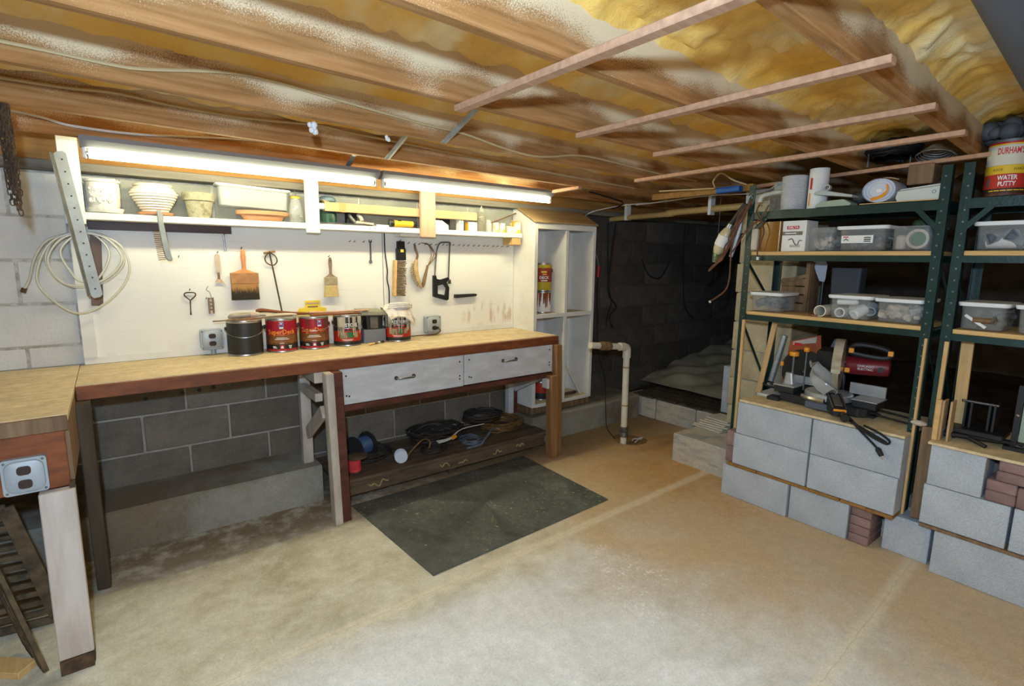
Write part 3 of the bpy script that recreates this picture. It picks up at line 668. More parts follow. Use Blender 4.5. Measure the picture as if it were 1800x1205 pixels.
single('pit_wire', g, W['whitecable'], 'loose pale wire poking out of the sump pit', 'wire', smooth=True)
single('cord', G().tube(spl([(3.42, 3.22, .9), (3.40, 3.18, .62), (3.36, 3.05, .40), (3.28, 2.955, .22), (3.20, 2.86, .04), (3.12, 2.72, .008), (3.105, 2.66, -.02)], 6), .0035, 6), W['blackcord'], 'thin dark cord running down the footing into the sump pit', 'cord', smooth=True)

# ------------------------------------------------------------------ low shelf under the bench
W['lowwood'] = pm('grimy_shelf_wood', (.15, .095, .055), (.075, .05, .03), 6, (.8, 4, 4), r=.8, b=.2, bs=20)
ls = thing('low_shelf', (1.7, 3.0, 0), 'grimy low wooden platform under the bench holding coiled wire', 'shelf')
part('platform_board', G().bb(.935, 2.49, 2.80, 3.00, .128, .150), W['lowwood'], ls, bev=.003)
part('platform_board', G().bb(.93, 2.49, 3.003, 3.262, .128, .150), W['lowwood'], ls, bev=.003)
part('front_rail', G().bb(.94, 2.47, 2.815, 2.85, .046, .127), W['lowwood'], ls, bev=.003)
part('back_rail', G().bb(.94, 2.47, 3.20, 3.24, .0, .127), W['lowwood'], ls)
for x in (.97, 1.7, 2.42): part('foot_block', G().bb(x-.03, x+.03, 2.855, 2.95, .0, .127), W['lowwood'], ls)
g = G()
for x0 in (1.10, 1.58, 1.72, 2.0, 2.2):
    pts = [(x0+.018*i, 2.8125, .085+random.uniform(-.018, .018)) for i in range(8 if x0 < 1.3 else 5)]
    g.tube(spl(pts, 3), .005, 5)
part('glue_drip', g, pm('dried_glue', (.42, .30, .13), None, 20), ls, kind='stuff')
def coil(name, c, R, n, r, m, lab, sq=1., tz_=.02, jit=.02, cat='wire coil', seed=0):
    rd = random.Random(seed+3); pts = []
    for k in range(n):
        ox, oy = rd.uniform(-jit, jit), rd.uniform(-jit, jit); rr = R*rd.uniform(.86, 1.06)
        for i in range(22):
            a = 2*pi*i/22; f = (k+i/22)/n
            pts.append((c[0]+ox+rr*cos(a), c[1]+oy*.5+rr*sq*sin(a), c[2]+r+tz_*f+.5*tz_*abs(noise.noise((cos(a)*2, sin(a)*2, k+seed)))))
    return single(name, G().tube(pts, r, 5), W[m], lab, cat, 'coils on the low shelf', smooth=True)
W['copper'] = pm('old_copper', (.30, .17, .07), (.16, .09, .04), 20, r=.5, m=.4)
W['darkwire'] = pm('dark_wire', (.05, .04, .032), (.025, .02, .016), 30, r=.6)
W['bluewire'] = pm('blue_grey_wire', (.16, .19, .23), (.09, .11, .14), 20, r=.5)
coil('wire_coil', (2.245, 3.05, .150), .16, 9, .006, 'copper', 'large coil of tan copper cable at the right end of the low shelf', .9, .07)
coil('wire_coil', (2.10, 3.10, .232), .15, 5, .006, 'darkwire', 'dark cable coil leaning over the tan one on the low shelf', .8, .05, seed=3)
coil('wire_coil', (1.72, 3.10, .150), .20, 8, .007, 'darkwire', 'wide black cable coil in the middle of the low shelf', .65, .09, seed=5)
coil('wire_coil', (1.90, 2.92, .150), .07, 6, .004, 'bluewire', 'small blue-grey wire coil at the front of the low shelf', 1, .03, seed=8)
coil('wire_coil', (1.60, 2.93, .150), .075, 6, .005, 'darkwire', 'small dark coil beside the white spool', .9, .03, seed=9)
coil('wire_coil', (1.20, 3.05, .150), .14, 6, .006, 'darkwire', 'dark coil behind the red spool of wire', .7, .06, seed=11)
single('cable', G().tube(spl([(1.40, 2.92, .157), (1.45, 2.90, .22), (1.52, 2.91, .255), (1.57, 2.92, .22), (1.53, 2.89, .16)], 6), .006, 6), W['copper'], 'stiff tan cable loop standing up in the middle of the low shelf', 'cable', smooth=True)
g = G()
for k in range(3): g.tube(spl([(1.62, 2.90+.012*k, .21+.004*k), (1.72, 2.91+.01*k, .215), (1.85, 2.98, .24), (2.05, 3.0, .235)], 4), .0035, 5)
sg = single('cable', g, W['whitecable'], 'bundle of stripped white and red wire ends on the low shelf', 'cable', smooth=True)
part('tape_wrap', G().cyl((1.735, 2.915, .2175), (1.765, 2.925, .221), .014, n=10), W['orange'], sg)
single('hose', G().tube(spl([(2.08, 2.93, .215), (2.02, 2.89, .20), (1.95, 2.85, .175), (1.90, 2.83, .160), (1.80, 2.83, .158)], 5), .008, 7), W['bluewire'], 'short grey hose end hanging at the low shelf edge', 'hose', smooth=True)
def spool(c, R, r, L, ax, mf, mw_, lab, n=18):
    d = Vector(ax).normalized(); c = Vector(c); s_ = thing('wire_spool', c-Vector((0, 0, R if abs(d.z) < .9 else 0)), lab, 'spool', 'wire spools on the low shelf')
    for e in (-1, 1): part('flange', G().tube([c+d*e*(L/2-.002), c+d*e*(L/2+.004)], R, n), W[mf], s_)
    pts = []; u = d.orthogonal().normalized(); w_ = d.cross(u)
    m_ = 10
    for k in range(m_*14+1): a = 2*pi*k/14; pts.append(c+d*(-L/2+.004+(L-.008)*k/(m_*14))+(u*cos(a)+w_*sin(a))*r)
    wd = G().tube(pts, (L/m_)*.55, 5); wd.cyl(c-d*(L/2-.003), c+d*(L/2-.003), r, n=n); part('winding', wd, W[mw_], s_, smooth=True)
    return s_
W['greenwire'] = flat('green_wire', (.02, .16, .06), .5); W['pinkwire'] = flat('red_wire', (.70, .06, .07), .5); W['bluew'] = flat('blue_wire', (.05, .10, .20), .5); W['whitew'] = flat('white_spool', (.62, .66, .74), .5)
spool((1.05, 2.885, .200), .030, .033, .078, (0, 0, 1), 'rust', 'pinkwire', 'bright red spool of wire at the front left of the low shelf')
single('dusty_plate', G().lathe([(.001, 0), (.06, 0), (.062, .006), (.05, .012), (.001, .012)], (1.07, 2.89, .2475), 18), W['lowwood'], 'dusty round lid on the red spool', 'lid', smooth=True)
spool((1.045, 3.20, .262), .055, .045, .13, (0, 0, 1), 'rubber', 'greenwire', 'green spool of wire standing at the back left of the low shelf')
spool((1.165, 3.08, .232), .080, .05, .12, (.88, .42, 0), 'rubber', 'bluew', 'black-flanged spool of blue wire on its side on the low shelf')
spool((1.345, 2.885, .190), .040, .026, .05, (.36, .92, -.12), 'whitew', 'whitew', 'white plastic spool on its side at the front of the low shelf')
# ------------------------------------------------------------------ things on the overhead shelf (top at z = 1.60)
SZ = 1.6005
W['glaze'] = pm('white_glaze', (.80, .78, .70), (.72, .70, .62), 5, r=.3, b=.5, bs=45)
W['ribbed'] = pm('cream_glaze', (.82, .75, .66), (.74, .66, .56), 5, r=.45)
W['moss'] = pm('mossy_clay', (.30, .28, .18), (.20, .185, .11), 25, r=.95, b=.5, bs=80, c3=(.36, .34, .24))
def pot(name, x, y, parts, lab, cat='planter', grp='planters on the shelf'):
    t_ = thing(name, (x, y, SZ), lab, cat, grp)
    for nm, prof, m in parts: part(nm, G().lathe(prof, (0, 0, 0), 32), W[m], t_, smooth=True, local=True)
    return t_
pw = pot('planter', .006, 3.19, [('pot', [(.045, .012), (.055, .014), (.062, .04), (.066, .08), (.066, .12), (.064, .138), (.071, .143), (.071, .152), (.063, .154), (.058, .13), (.052, .02)], 'glaze'), ('saucer', [(.052, 0), (.068, .004), (.076, .018), (.077, .024), (.072, .024), (.060, .0115), (.001, .0115)], 'glaze')], 'white glazed planter with raised relief on matching saucer, leftmost on the shelf')
g = G(); rd = random.Random(4)
for i in range(46):
    a = -pi/2+rd.uniform(-.9, .5); z = rd.uniform(.045, .115); r_ = .066
    g.sph((r_*cos(a), r_*sin(a), z), rd.uniform(.004, .009), 6, 4)
part('relief', g, W['glaze'], pw, smooth=True, local=True, kind='stuff')
rib = [(.05, .016)]
for i in range(11):
    f = i/10; r_ = .058+.046*min(1, f/.68) if f < .68 else .104-.026*(f-.68)/.32
    z = .018+.118*f; rib += [(r_-.003, z), (r_, z+.003), (r_, z+.007), (r_-.003, z+.0105)]
rib += [(.082, .140), (.086, .146), (.080, .150), (.074, .146), (.05, .025)]
pot('planter', .205, 3.185, [('pot', rib, 'ribbed'), ('saucer', [(.055, 0), (.072, .004), (.076, .016), (.071, .016), (.062, .0155), (.001, .0155)], 'terracotta')], 'ribbed cream planter with a chipped rim on terracotta saucer')
pot('flower_pot', .395, 3.19, [('pot', [(.045, 0), (.050, .0), (.064, .085), (.072, .087), (.076, .125), (.070, .127), (.064, .12), (.046, .01), (.001, .01)], 'moss')], 'mossy grey-green clay flower pot in the middle of the left shelf bay')
# storage bin, tilted on saucers
W['binfrost'] = flat('frosted_plastic', (.52, .55, .55), .35, al=.40)
def bin_body(w_, d, h, tp, r=.02, th=.002, rim=.008):
    g = G(); lo = lambda s, z, rr: rrect(w_*s[0], d*s[1], rr, z, 4)
    a = (1-tp, 1-tp*1.2)
    g.loft([rrect(w_*a[0]-.012, d*a[1]-.012, r, 0, 4), rrect(w_*a[0], d*a[1], r, .006, 4), rrect(w_-2*rim, d-2*rim, r, h-.012, 4), rrect(w_, d, r, h-.011, 4), rrect(w_, d, r, h, 4), rrect(w_-2*rim-2*th, d-2*rim-2*th, r, h, 4), rrect(w_*a[0]-2*th, d*a[1]-2*th, r, .008, 4), rrect(w_*a[0]-2*th-.012, d*a[1]-2*th-.012, r, .003, 4)])
    return g
sb = thing('storage_bin', (.655, 3.205, 1.664), 'empty frosted storage bin tilted on terracotta saucers', 'bin')
sb.rotation_euler = (0, .035, 0)
part('bin_body', bin_body(.365, .10, .112, .07), W['binfrost'], sb, smooth=True, local=True)
part('sticker', G().bb(-.145, -.120, -.0475, -.0468, .045, .075), W['paperwhite'], sb, local=True)
part('side_rim', G().loft([rrect(.372, .108, .02, .108, 4), rrect(.372, .108, .02, .116, 4)]), W['lid'], sb, smooth=True, local=True)
single('saucer', G().lathe([(.078, 0), (.090, .004), (.118, .030), (.132, .034), (.133, .047), (.124, .050), (.110, .036), (.085, .012), (.001, .012)], (.70, 3.19, SZ+.006), 36), W['terracotta'], 'wide terracotta saucer under the frosted bin', 'saucer', smooth=True) if False else None
st_ = thing('plant_saucer', (.70, 3.195, SZ), 'wide terracotta saucer under the frosted bin', 'saucer')
part('dish', G().loft([[(r_*cos(2*pi*j/36), r_*.55*sin(2*pi*j/36), z) for j in range(36)] for r_, z in [(.088, .002), (.098, .006), (.112, .030), (.134, .034), (.137, .050), (.128, .054), (.105, .036), (.08, .010)]]), W['terracotta'], st_, smooth=True, local=True)
sj = thing('glass_jar', (.878, 3.20, SZ), 'small glass jar half full of screws beside the cream upright', 'jar')
part('glass_body', G().lathe([(.034, 0), (.040, .004), (.041, .05), (.034, .105), (.027, .125), (.027, .142)], (0, 0, 0), 24), W['glass'], sj, smooth=True, local=True)
part('lid', G().lathe([(.029, .136), (.029, .146), (.026, .148)], (0, 0, 0), 20), W['yellow'], sj, smooth=True, local=True)
g = G(); rd = random.Random(2)
for i in range(90):
    a = rd.uniform(0, 2*pi); r_ = .036*math.sqrt(rd.random()); p = Vector((r_*cos(a), r_*sin(a), .006+rd.random()*.042)); q = p+Vector((rd.uniform(-1, 1), rd.uniform(-1, 1), rd.uniform(-1, 1)))*.007
    g.tube([p, q], .0022, 4)
part('screws', g, W['dull'], sj, local=True, kind='stuff')
part('hook_wire', G().tube(spl([(0, 0, .148), (.004, 0, .165), (.0, .0, .178), (-.008, 0, .172)], 5), .0022, 6), W['dull'], sj, local=True)
cn = thing('canister', (1.058, 3.20, SZ), 'dark green round canister with blue lid behind the cardboard box', 'canister')
part('can_body', G().lathe([(.046, 0), (.050, .003), (.050, .13), (.048, .134)], (0, 0, 0), 24), flat('bottle_green', (.02, .07, .045), .3), cn, smooth=True, local=True)
part('cap', G().lathe([(.0505, .134), (.052, .140), (.049, .152), (.034, .162), (.010, .166)], (0, 0, 0), 24), flat('dull_blue', (.10, .16, .21), .4), cn, smooth=True, local=True)
part('cap_label', G().lathe([(.0512, .1385), (.0522, .1405), (.0505, .148)], (0, -.0006, 0), 24), W['letterred'], cn, smooth=True, local=True) if False else None
bx = thing('cardboard_box', (1.55, 3.16, 1.672), 'long slim cardboard carton lying across the shelf clutter', 'box')
part('carton', G().loft([[(x, 3.128, 1.674), (x, 3.17, 1.674), (x, 3.17, 1.726), (x, 3.128, 1.726)] for x in (1.02, 2.075)]), W['cardboard'], bx, bev=.001)
part('tape_strip', G().bb(1.105, 1.145, 3.1268, 3.1276, 1.673, 1.727), flat('packing_tape', (.50, .29, .11), .3), bx)
part('flap', G().loft([[(1.02, y, 1.727), (1.005, y, 1.738), (1.05, y, 1.728)] for y in (3.13, 3.165)]), W['cardboard'], bx)
part('inner_tube', G().cyl((.985, 3.149, 1.700), (1.03, 3.149, 1.700), .019, n=16), W['lid'], bx, smooth=True)
for xs in (1.20, 1.86): single('prop_block', G().bb(xs-.03, xs+.03, 3.18, 3.23, SZ, 1.70), W['black'], 'dark object behind the carton left of the yellow torch' if xs < 1.5 else 'dark pouch behind the carton right of the pink upright', 'clutter', bev=.006)
fl_ = thing('flashlight', (1.53, 3.145, SZ), 'yellow and black flashlight lying on the shelf beside the pink upright', 'flashlight')
ax = lambda x: (x, 3.145, 1.6255)
part('barrel', G().tube([ax(1.452), ax(1.46), ax(1.585)], [.0225, .0205, .0185], 18), W['yellow'], fl_, smooth=True)
part('head_ring', G().tube([ax(1.425), ax(1.428), ax(1.450)], [.0245, .0248, .0235], 18), W['black'], fl_, smooth=True)
part('lens', G().tube([ax(1.4235), ax(1.4249)], [.020, .021], 18), W['steel'], fl_)
part('tail_cap', G().tube([ax(1.5852), ax(1.606), ax(1.609)], [.0195, .0195, .017], 18), W['black'], fl_, smooth=True)
part('switch', G().bb(1.478, 1.502, 3.128, 3.142, 1.640, 1.6465), W['black'], fl_, bev=.002)
cl = thing('clamp', (1.25, 3.15, SZ), 'pale plastic clamp with splayed grey arms lying on the shelf', 'clamp')
part('jaw', G().loft([[(1.20, y, 1.612), (1.31, y, 1.607), (1.32, y, 1.619), (1.21, y, 1.627)] for y in (3.125, 3.165)]), W['beige_paint'], cl, bev=.002)
part('arm', G().tube(spl([(1.205, 3.15, 1.620), (1.185, 3.16, 1.645), (1.175, 3.165, 1.668)], 4), .010, 8), W['dull'], cl, smooth=True)
part('arm', G().tube(spl([(1.25, 3.15, 1.628), (1.245, 3.16, 1.65), (1.225, 3.165, 1.668)], 4), .011, 8), W['beige_paint'], cl, smooth=True)
single('metal_tray', G().loft([rrect(.27, .055, .01, SZ+.001, 3, 1.12, 3.152), rrect(.28, .062, .01, SZ+.010, 3, 1.12, 3.152), rrect(.27, .054, .01, SZ+.010, 3, 1.12, 3.152), rrect(.265, .05, .01, SZ+.004, 3, 1.12, 3.152)]), W['dull'], 'shallow dark tray of scraps at the left of the right shelf bay', 'tray')
single('paper_stack', G().bb(1.335, 1.418, 3.135, 3.20, SZ, SZ+.012), W['paperwhite'], 'flat white papers lying left of the yellow flashlight', 'paper', bev=.002)
single('paper_bag', G().loft([rrect(.12, .07, .01, SZ, 3, 1.79, 3.165), rrect(.125, .07, .02, SZ+.03, 3, 1.79, 3.165), rrect(.07, .05, .015, SZ+.06, 3, 1.775, 3.165)]), W['paperwhite'], 'crumpled white bag just right of the pink upright', 'bag', smooth=True)
sm_ = pm('smoke_glass', (.35, .33, .26), (.25, .22, .16), 8, r=.1, al=.55)
bt = thing('plastic_bag', (2.14, 3.19, SZ), 'tall clear bag of bits with a pointed twisted top', 'bag')
part('bag_film', G().lathe([(.038, 0), (.042, .02), (.041, .10), (.036, .125), (.022, .14)], (0, 0, 0), 14), sm_, bt, smooth=True, local=True)
part('bag_peak', G().lathe([(.020, .138), (.014, .155), (.003, .186)], (.012, 0, 0), 8), W['clear'], bt, smooth=True, local=True)
part('contents', G().lathe([(.030, .004), (.032, .03), (.02, .09), (.01, .10)], (0, 0, 0), 10), W['grey_wood'], bt, smooth=True, local=True)
single('glass_jar', G().lathe([(.022, 0), (.026, .004), (.026, .06), (.018, .075), (.018, .09)], (2.215, 3.19, SZ), 18), W['glass'], 'short clear glass jar between the tall bag and yellow boxes', 'jar', smooth=True)
yb_ = pm('yellow_print', (.86, .80, .62), (.80, .48, .06), 26, lo=.50, hi=.56, r=.6)
for k, (xc, wx, h, yc, m, lab) in enumerate(((1.955, .034, .088, 3.165, 'box_green', 'upright white packet with small green marks on the shelf'), (2.052, .072, .062, 3.17, 'paperwhite', 'white carton with yellow side between packet and clear bag'), (2.252, .022, .068, 3.15, 'yb', 'narrow yellow-white box left of the three small boxes'), (2.30, .040, .066, 3.15, 'yb', 'small yellow-dotted box in the middle of the small boxes'), (2.372, .060, .048, 3.15, 'cream', 'low cream box with brown knob on it'), (2.435, .060, .080, 3.152, 'yb', 'tallest yellow-patterned box at the shelf end by the cabinet'))):
    W['yb'] = yb_; W['cream'] = flat('cream_card', (.72, .64, .46), .7); W['box_green'] = W['paperwhite']
    o = thing('small_box', (xc, yc, SZ), lab, 'box', 'small boxes at the shelf end')
    part('carton', G().bb(-wx/2, wx/2, -.022, .022, 0, h), W[m], o, local=True, bev=.0015)
    if k == 0:
        for q in range(3): part('green_mark', G().bb(-.006, .006, -.0232, -.0222, .045+q*.012, .052+q*.012), flat('green_print', (.12, .40, .08)), o, local=True)
    if k == 1: part('yellow_side', G().bb(-wx/2-.0012, -wx/2-.0002, -.0215, .0215, 0.001, h-.001), W['yellow'], o, local=True)
    if k == 4:
        part('label', G().bb(-.022, .022, -.0232, -.0222, .006, .036), W['paperwhite'], o, local=True)
        part('knob', G().sph((.018, 0, h+.012), .012, 10, 6), W['cardboard'], o, local=True, smooth=True)
    if k == 5: part('torn_flap', G().bb(-.045, .025, -.01, .015, h+.004, h+.014), W['cardboard'], o, local=True)
g = G().tube([(2.26, 3.225, 1.672), (2.493, 3.225, 1.755)], .005, 5); single('thin_stick', g, W['old_wood'], 'thin dark stick slanting against the white cabinet above small boxes', 'stick')
# ------------------------------------------------------------------ tools hung on the white panels
PY = 3.2515
single('dark_rail', G().bb(-.066, .545, 3.236, PY, 1.528, 1.5675), pm('dark_brown', (.075, .035, .025), (.045, .02, .015), 8, (1, 4, 4), r=.5), 'dark brown wooden rail on the wall under the left shelf end', 'rail', bev=.001)
single('dark_batten', G().loft([[(-.062, y, 1.505), (-.018, y, 1.505), (-.040, y, 1.163), (-.086, y, 1.166)] for y in (3.228, 3.2395)]), pm('brown_batten', (.15, .085, .045), (.10, .055, .03), 8, (4, 4, 1), r=.5), 'short brown wooden batten hanging behind the steel angle', 'batten')
ai = thing('steel_angle', (-.1, 3.07, 1.22), 'long pale steel angle with punched holes leaning on the left upright', 'angle iron')
def lerp(a, b, t): return Vector(a)+(Vector(b)-Vector(a))*t
A0, A1, B0, B1 = Vector((-.150, 3.088, 1.84)), Vector((-.108, 3.088, 1.846)), Vector((-.079, 3.088, 1.222)), Vector((-.036, 3.088, 1.228))
dn = (B0-A0).normalized()
g = G().loft([[p0+Vector((0, y, 0)) for p0, y in ((A0, 0), (A0+Vector((.012, 0, .010)), 0), (A1-Vector((.010, 0, -.006)), 0), (A1, 0), (B1, 0), (B1-Vector((.008, 0, .010)), 0), (B0+Vector((.008, 0, -.008)), 0), (B0, 0))] for y in (-.0015, .0015)]) if False else G().loft([[(p.x, 3.088+y, p.z) for p in (A0, A0+Vector((.010, 0, .010)), A1+Vector((-.010, 0, .008)), A1, B1, B1+Vector((-.010, 0, -.012)), B0+Vector((.010, 0, -.012)), B0)] for y in (-.0015, .0015)])
W['angle'] = pm('pale_steel', (.36, .37, .34), (.28, .28, .25), 12, r=.5, m=.3)
part('front_flange', g, W['angle'], ai)
part('side_flange', G().loft([[p+Vector(q) for q in ((0, -.0018, 0), (-.002, -.0018, 0), (-.013, -.036, 0), (-.0105, -.036, 0))] for p in (A0, B0)]), W['dull'], ai)  # shade on this flange is put into its darker metal
g = G()
for i in range(12):
    c_ = lerp(lerp(A0, A1, .55), lerp(B0, B1, .5), .04+i*.083); g.cyl(c_+Vector((0, -.0016, 0)), c_+Vector((0, -.0024, 0)), .004, n=8)
part('punched_holes', g, W['black'], ai, kind='stuff')
W['hose'] = flat('milky_tubing', (.70, .66, .50), .3, al=.8)
yy = lambda pts, y0: [(p[0], y0+.006*k % .02, p[1]) for k, p in enumerate(pts)]
tb = thing('tubing_coil', (-.1, 3.2, 1.13), 'coil of clear plastic tubing hung beside the steel angle', 'tubing')
for pts, y0 in (([(-.074, 1.513), (-.202, 1.464), (-.266, 1.317), (-.236, 1.218), (-.134, 1.133), (-.008, 1.197), (.075, 1.326), (.048, 1.458)], 3.205), ([(-.08, 1.513), (-.181, 1.483), (-.229, 1.389), (-.199, 1.296), (-.123, 1.255), (-.011, 1.288), (.06, 1.384), (.007, 1.489)], 3.215), ([(-.085, 1.507), (-.17, 1.475), (-.222, 1.38), (-.185, 1.285), (-.118, 1.265), (-.02, 1.295), (.052, 1.39), (.0, 1.485)], 3.20), ([(-.11, 1.50), (-.174, 1.426), (-.150, 1.335), (-.115, 1.284), (-.05, 1.294), (.005, 1.416), (-.046, 1.503)], 3.21)):
    part('loop', G().tube(spl([(p[0], y0, p[1]) for p in pts], 6, True), .0052, 7, closed=True), W['hose'], tb, smooth=True)
te = part('tail', G().tube(spl([(-.09, 3.208, 1.512), (-.155, 3.21, 1.499), (-.222, 3.212, 1.464), (-.268, 3.214, 1.386), (-.293, 3.216, 1.297), (-.316, 3.218, 1.252)], 5), .0052, 7), W['hose'], tb, smooth=True)
part('tail_plug', G().cyl((-.314, 3.218, 1.256), (-.322, 3.219, 1.238), .010, n=10), W['rust'], te)
W['nail'] = W['rust']
nm_ = G().tube([(0, 0, 0), (0, -.022, .004), (0, -.028, .009)], .0022, 6).mesh('nail')
pan = {o['label'][:40]: o for o in bpy.data.objects if o.name.startswith('tool_board')}
P1 = [o for o in bpy.data.objects if o.name == 'tool_board'][0]; P2 = [o for o in bpy.data.objects if o.name == 'tool_board.001'][0]
for i, x in enumerate([1.20, 1.23, 1.29, 1.335]+[1.60+.0432*k+random.uniform(-.008, .008) for k in range(20)]):
    P = P1 if x < 1.42 else P2; link('nail', nm_, W['nail'], P, Vector((x, PY, 1.505-.004*(i > 4)))-P.location)
for x, z in ((.327, 1.228), (.29, 1.40), (.40, 1.18), (.47, 1.425), (.588, 1.45), (.73, 1.43), (1.067, 1.412), (.508, 1.52), (1.54, 1.52)): link('nail', nm_, W['nail'], P1 if x < 1.42 else P2, Vector((x, PY, z))-(P1 if x < 1.42 else P2).location)
# wire brush hanging on the shelf edge
br = thing('wire_brush', (.22, 3.09, 1.385), 'grey metal wire brush hooked on the shelf edge', 'brush')
hx = [(.213, 1.624, .010), (.217, 1.60, .012), (.216, 1.57, .011), (.219, 1.54, .012), (.224, 1.48, .013), (.232, 1.42, .014), (.238, 1.392, .013), (.240, 1.382, .006)]
part('handle', G().loft([[(x-w_, 3.085, z), (x+w_, 3.085, z), (x+w_, 3.110, z), (x-w_, 3.110, z)] for x, z, w_ in hx]), pm('grey_handle', (.28, .30, .30), (.20, .22, .22), 14, r=.45), br, bev=.003, smooth=True)
g = G()
for i in range(15):
    z = 1.522-i*.0094; x = .211+.013*(1.522-z)/.14
    for q in range(3): g.tube([(x, 3.088+q*.009, z), (x-.030, 3.088+q*.009, z-.003)], .0019, 4)
part('bristles', g, pm('rusty_bristles', (.26, .15, .06), (.16, .09, .04), 30, r=.7), br, kind='stuff')
def outlet(cx, cz, w_, h, y, lab, conduit=0, dep=.045):
    t_ = thing('electrical_outlet', (cx, y, cz-h/2), lab, 'outlet', 'grey surface outlets')
    b_ = G().loft([[(cx+x, y+d, cz+z) for x, z in [(p.x, p.y) for p in rrect(w_, h, .010, 0, 3)]] for d in (0, -dep)])
    gm = pm('outlet_grey', (.42, .46, .49), (.36, .40, .43), 10, r=.5, m=.2)
    part('box', b_, gm, t_)
    part('cover', G().loft([[(cx+p.x, y-dep+d, cz+p.y) for p in rrect(w_*s, h*s, .03*s, 0, 5)] for s, d in ((.88, -.0005), (.86, -.007), (.78, -.010))]), gm, t_, smooth=True)
    for s in (-1, 1):
        rc = part('socket', G().loft([[(cx+p.x, y-dep+d, cz+s*h*.19+p.y) for p in rrect(w_*.31, h*.24, .010, 0, 4)] for d in (-.0102, -.014)]), pm('brown_socket', (.045, .025, .02), None, 5, r=.35), t_)
        for q in (-1, 1): part('slot', G().bb(cx+q*w_*.06-.0012, cx+q*w_*.06+.0012, y-dep-.0148, y-dep-.0141, cz+s*h*.19-.004, cz+s*h*.19+.005), W['letterblack'], rc)
    for sx in (-1, 1):
        for sz in (-1, 1): part('screw', G().cyl((cx+sx*w_*.42, y-dep-.0002, cz+sz*h*.42), (cx+sx*w_*.42, y-dep-.002, cz+sz*h*.42), .004, n=8), W['dull'], t_)
    if conduit: part('conduit', G().cyl((cx+.005, y-.02, cz-h/2-.0005), (cx+.005, y-.02, cz-h/2-conduit), .012, n=12), gm, t_, smooth=True)
    return t_
outlet(.408, .963, .108, .106, PY-.006, 'grey duplex outlet with conduit left of the black can', conduit=.031)
outlet(1.762, .955, .115, .118, PY-.006, 'grey duplex outlet with a plugged cord under the hacksaw')
outlet(-.278, .696, .112, .120, 2.2555, 'large grey duplex outlet on the end of the left bench', dep=.02)
pl = thing('power_cord', (1.70, 3.2, .88), 'brown cord plugged in the outlet and trailing along the bench back', 'cord')
part('plug', G().cyl((1.768, 3.188, .932), (1.775, 3.160, .934), .012, .009, n=12), W['letterblack'], pl, smooth=True)
part('lead', G().tube(spl([(1.775, 3.160, .934), (1.785, 3.15, .915), (1.76, 3.17, .893), (1.70, 3.205, .886), (1.60, 3.225, .883), (1.545, 3.228, .883)], 6), .004, 6), W['browncord'], pl, smooth=True)
single('power_cord', G().tube(spl([(1.432, 3.243, 1.566), (1.434, 3.244, 1.45), (1.447, 3.244, 1.33), (1.444, 3.244, 1.27), (1.455, 3.243, 1.20), (1.452, 3.243, 1.09), (1.435, 3.235, 1.05)], 6), .004, 6), W['blackcord'], 'black cord running down the panel seam from the shelf', 'cord', smooth=True)
# bottle-opener shaped hook
ky = G().tube(spl([(.323, 3.24, 1.178), (.302, 3.24, 1.200), (.305, 3.24, 1.214), (.327, 3.24, 1.217), (.349, 3.24, 1.213), (.350, 3.24, 1.198), (.328, 3.24, 1.177)], 5), .0035, 6)
ky.tube([(.3255, 3.24, 1.178), (.3235, 3.24, 1.12), (.323, 3.24, 1.098)], [.0035, .003, .005], 6)
single('iron_key', ky, W['rust'], 'small dark iron key with heart-shaped loop hung on the panel', 'key', smooth=True)
hk = thing('wooden_stick', (.421, 3.24, 1.10), 'small perforated wooden stick hung from a bent wire', 'stick')
for sx in (-1, 1): part('side_bar', G().bb(.421+sx*.010-.004, .421+sx*.010+.004, 3.236, 3.246, 1.10, 1.186), W['old_wood'], hk)
for k in range(4): part('rung', G().bb(.415, .427, 3.237, 3.245, 1.118+k*.020, 1.124+k*.020), W['old_wood'], hk)
part('wire', G().tube(spl([(.425, 3.24, 1.186), (.418, 3.24, 1.215), (.404, 3.24, 1.228), (.414, 3.245, 1.248)], 5), .0016, 5), W['dull'], hk, smooth=True)
scp = thing('paint_scraper', (.468, 3.24, 1.25), 'paint-crusted metal scraper with worn blade', 'scraper')
part('handle', G().loft([[(.468+p.x, 3.236+d, 1.37+p.y) for p in rrect(.024, .10, .011, 0, 4)] for d in (0, .008)]), pm('flaked_handle', (.45, .50, .52), (.55, .35, .2), 30, r=.5), scp)
part('shank', G().bb(.462, .474, 3.238, 3.243, 1.285, 1.32), W['copper'], scp)
part('blade', G().loft([[(.460, y, 1.288), (.476, y, 1.288), (.494, y, 1.262), (.500, y, 1.250), (.486, y, 1.262), (.466, y, 1.266), (.452, y, 1.262), (.447, y, 1.252), (.449, y, 1.272)] for y in (3.239, 3.242)]), pm('crusted_blade', (.66, .60, .50), (.50, .28, .14), 30, r=.7), scp)
single('short_rod', G().cyl((.506, 3.244, 1.522), (.510, 3.244, 1.437), .0045, n=10), W['steel'], 'short brass-grey rod hung under the end of the dark rail', 'rod', smooth=True)
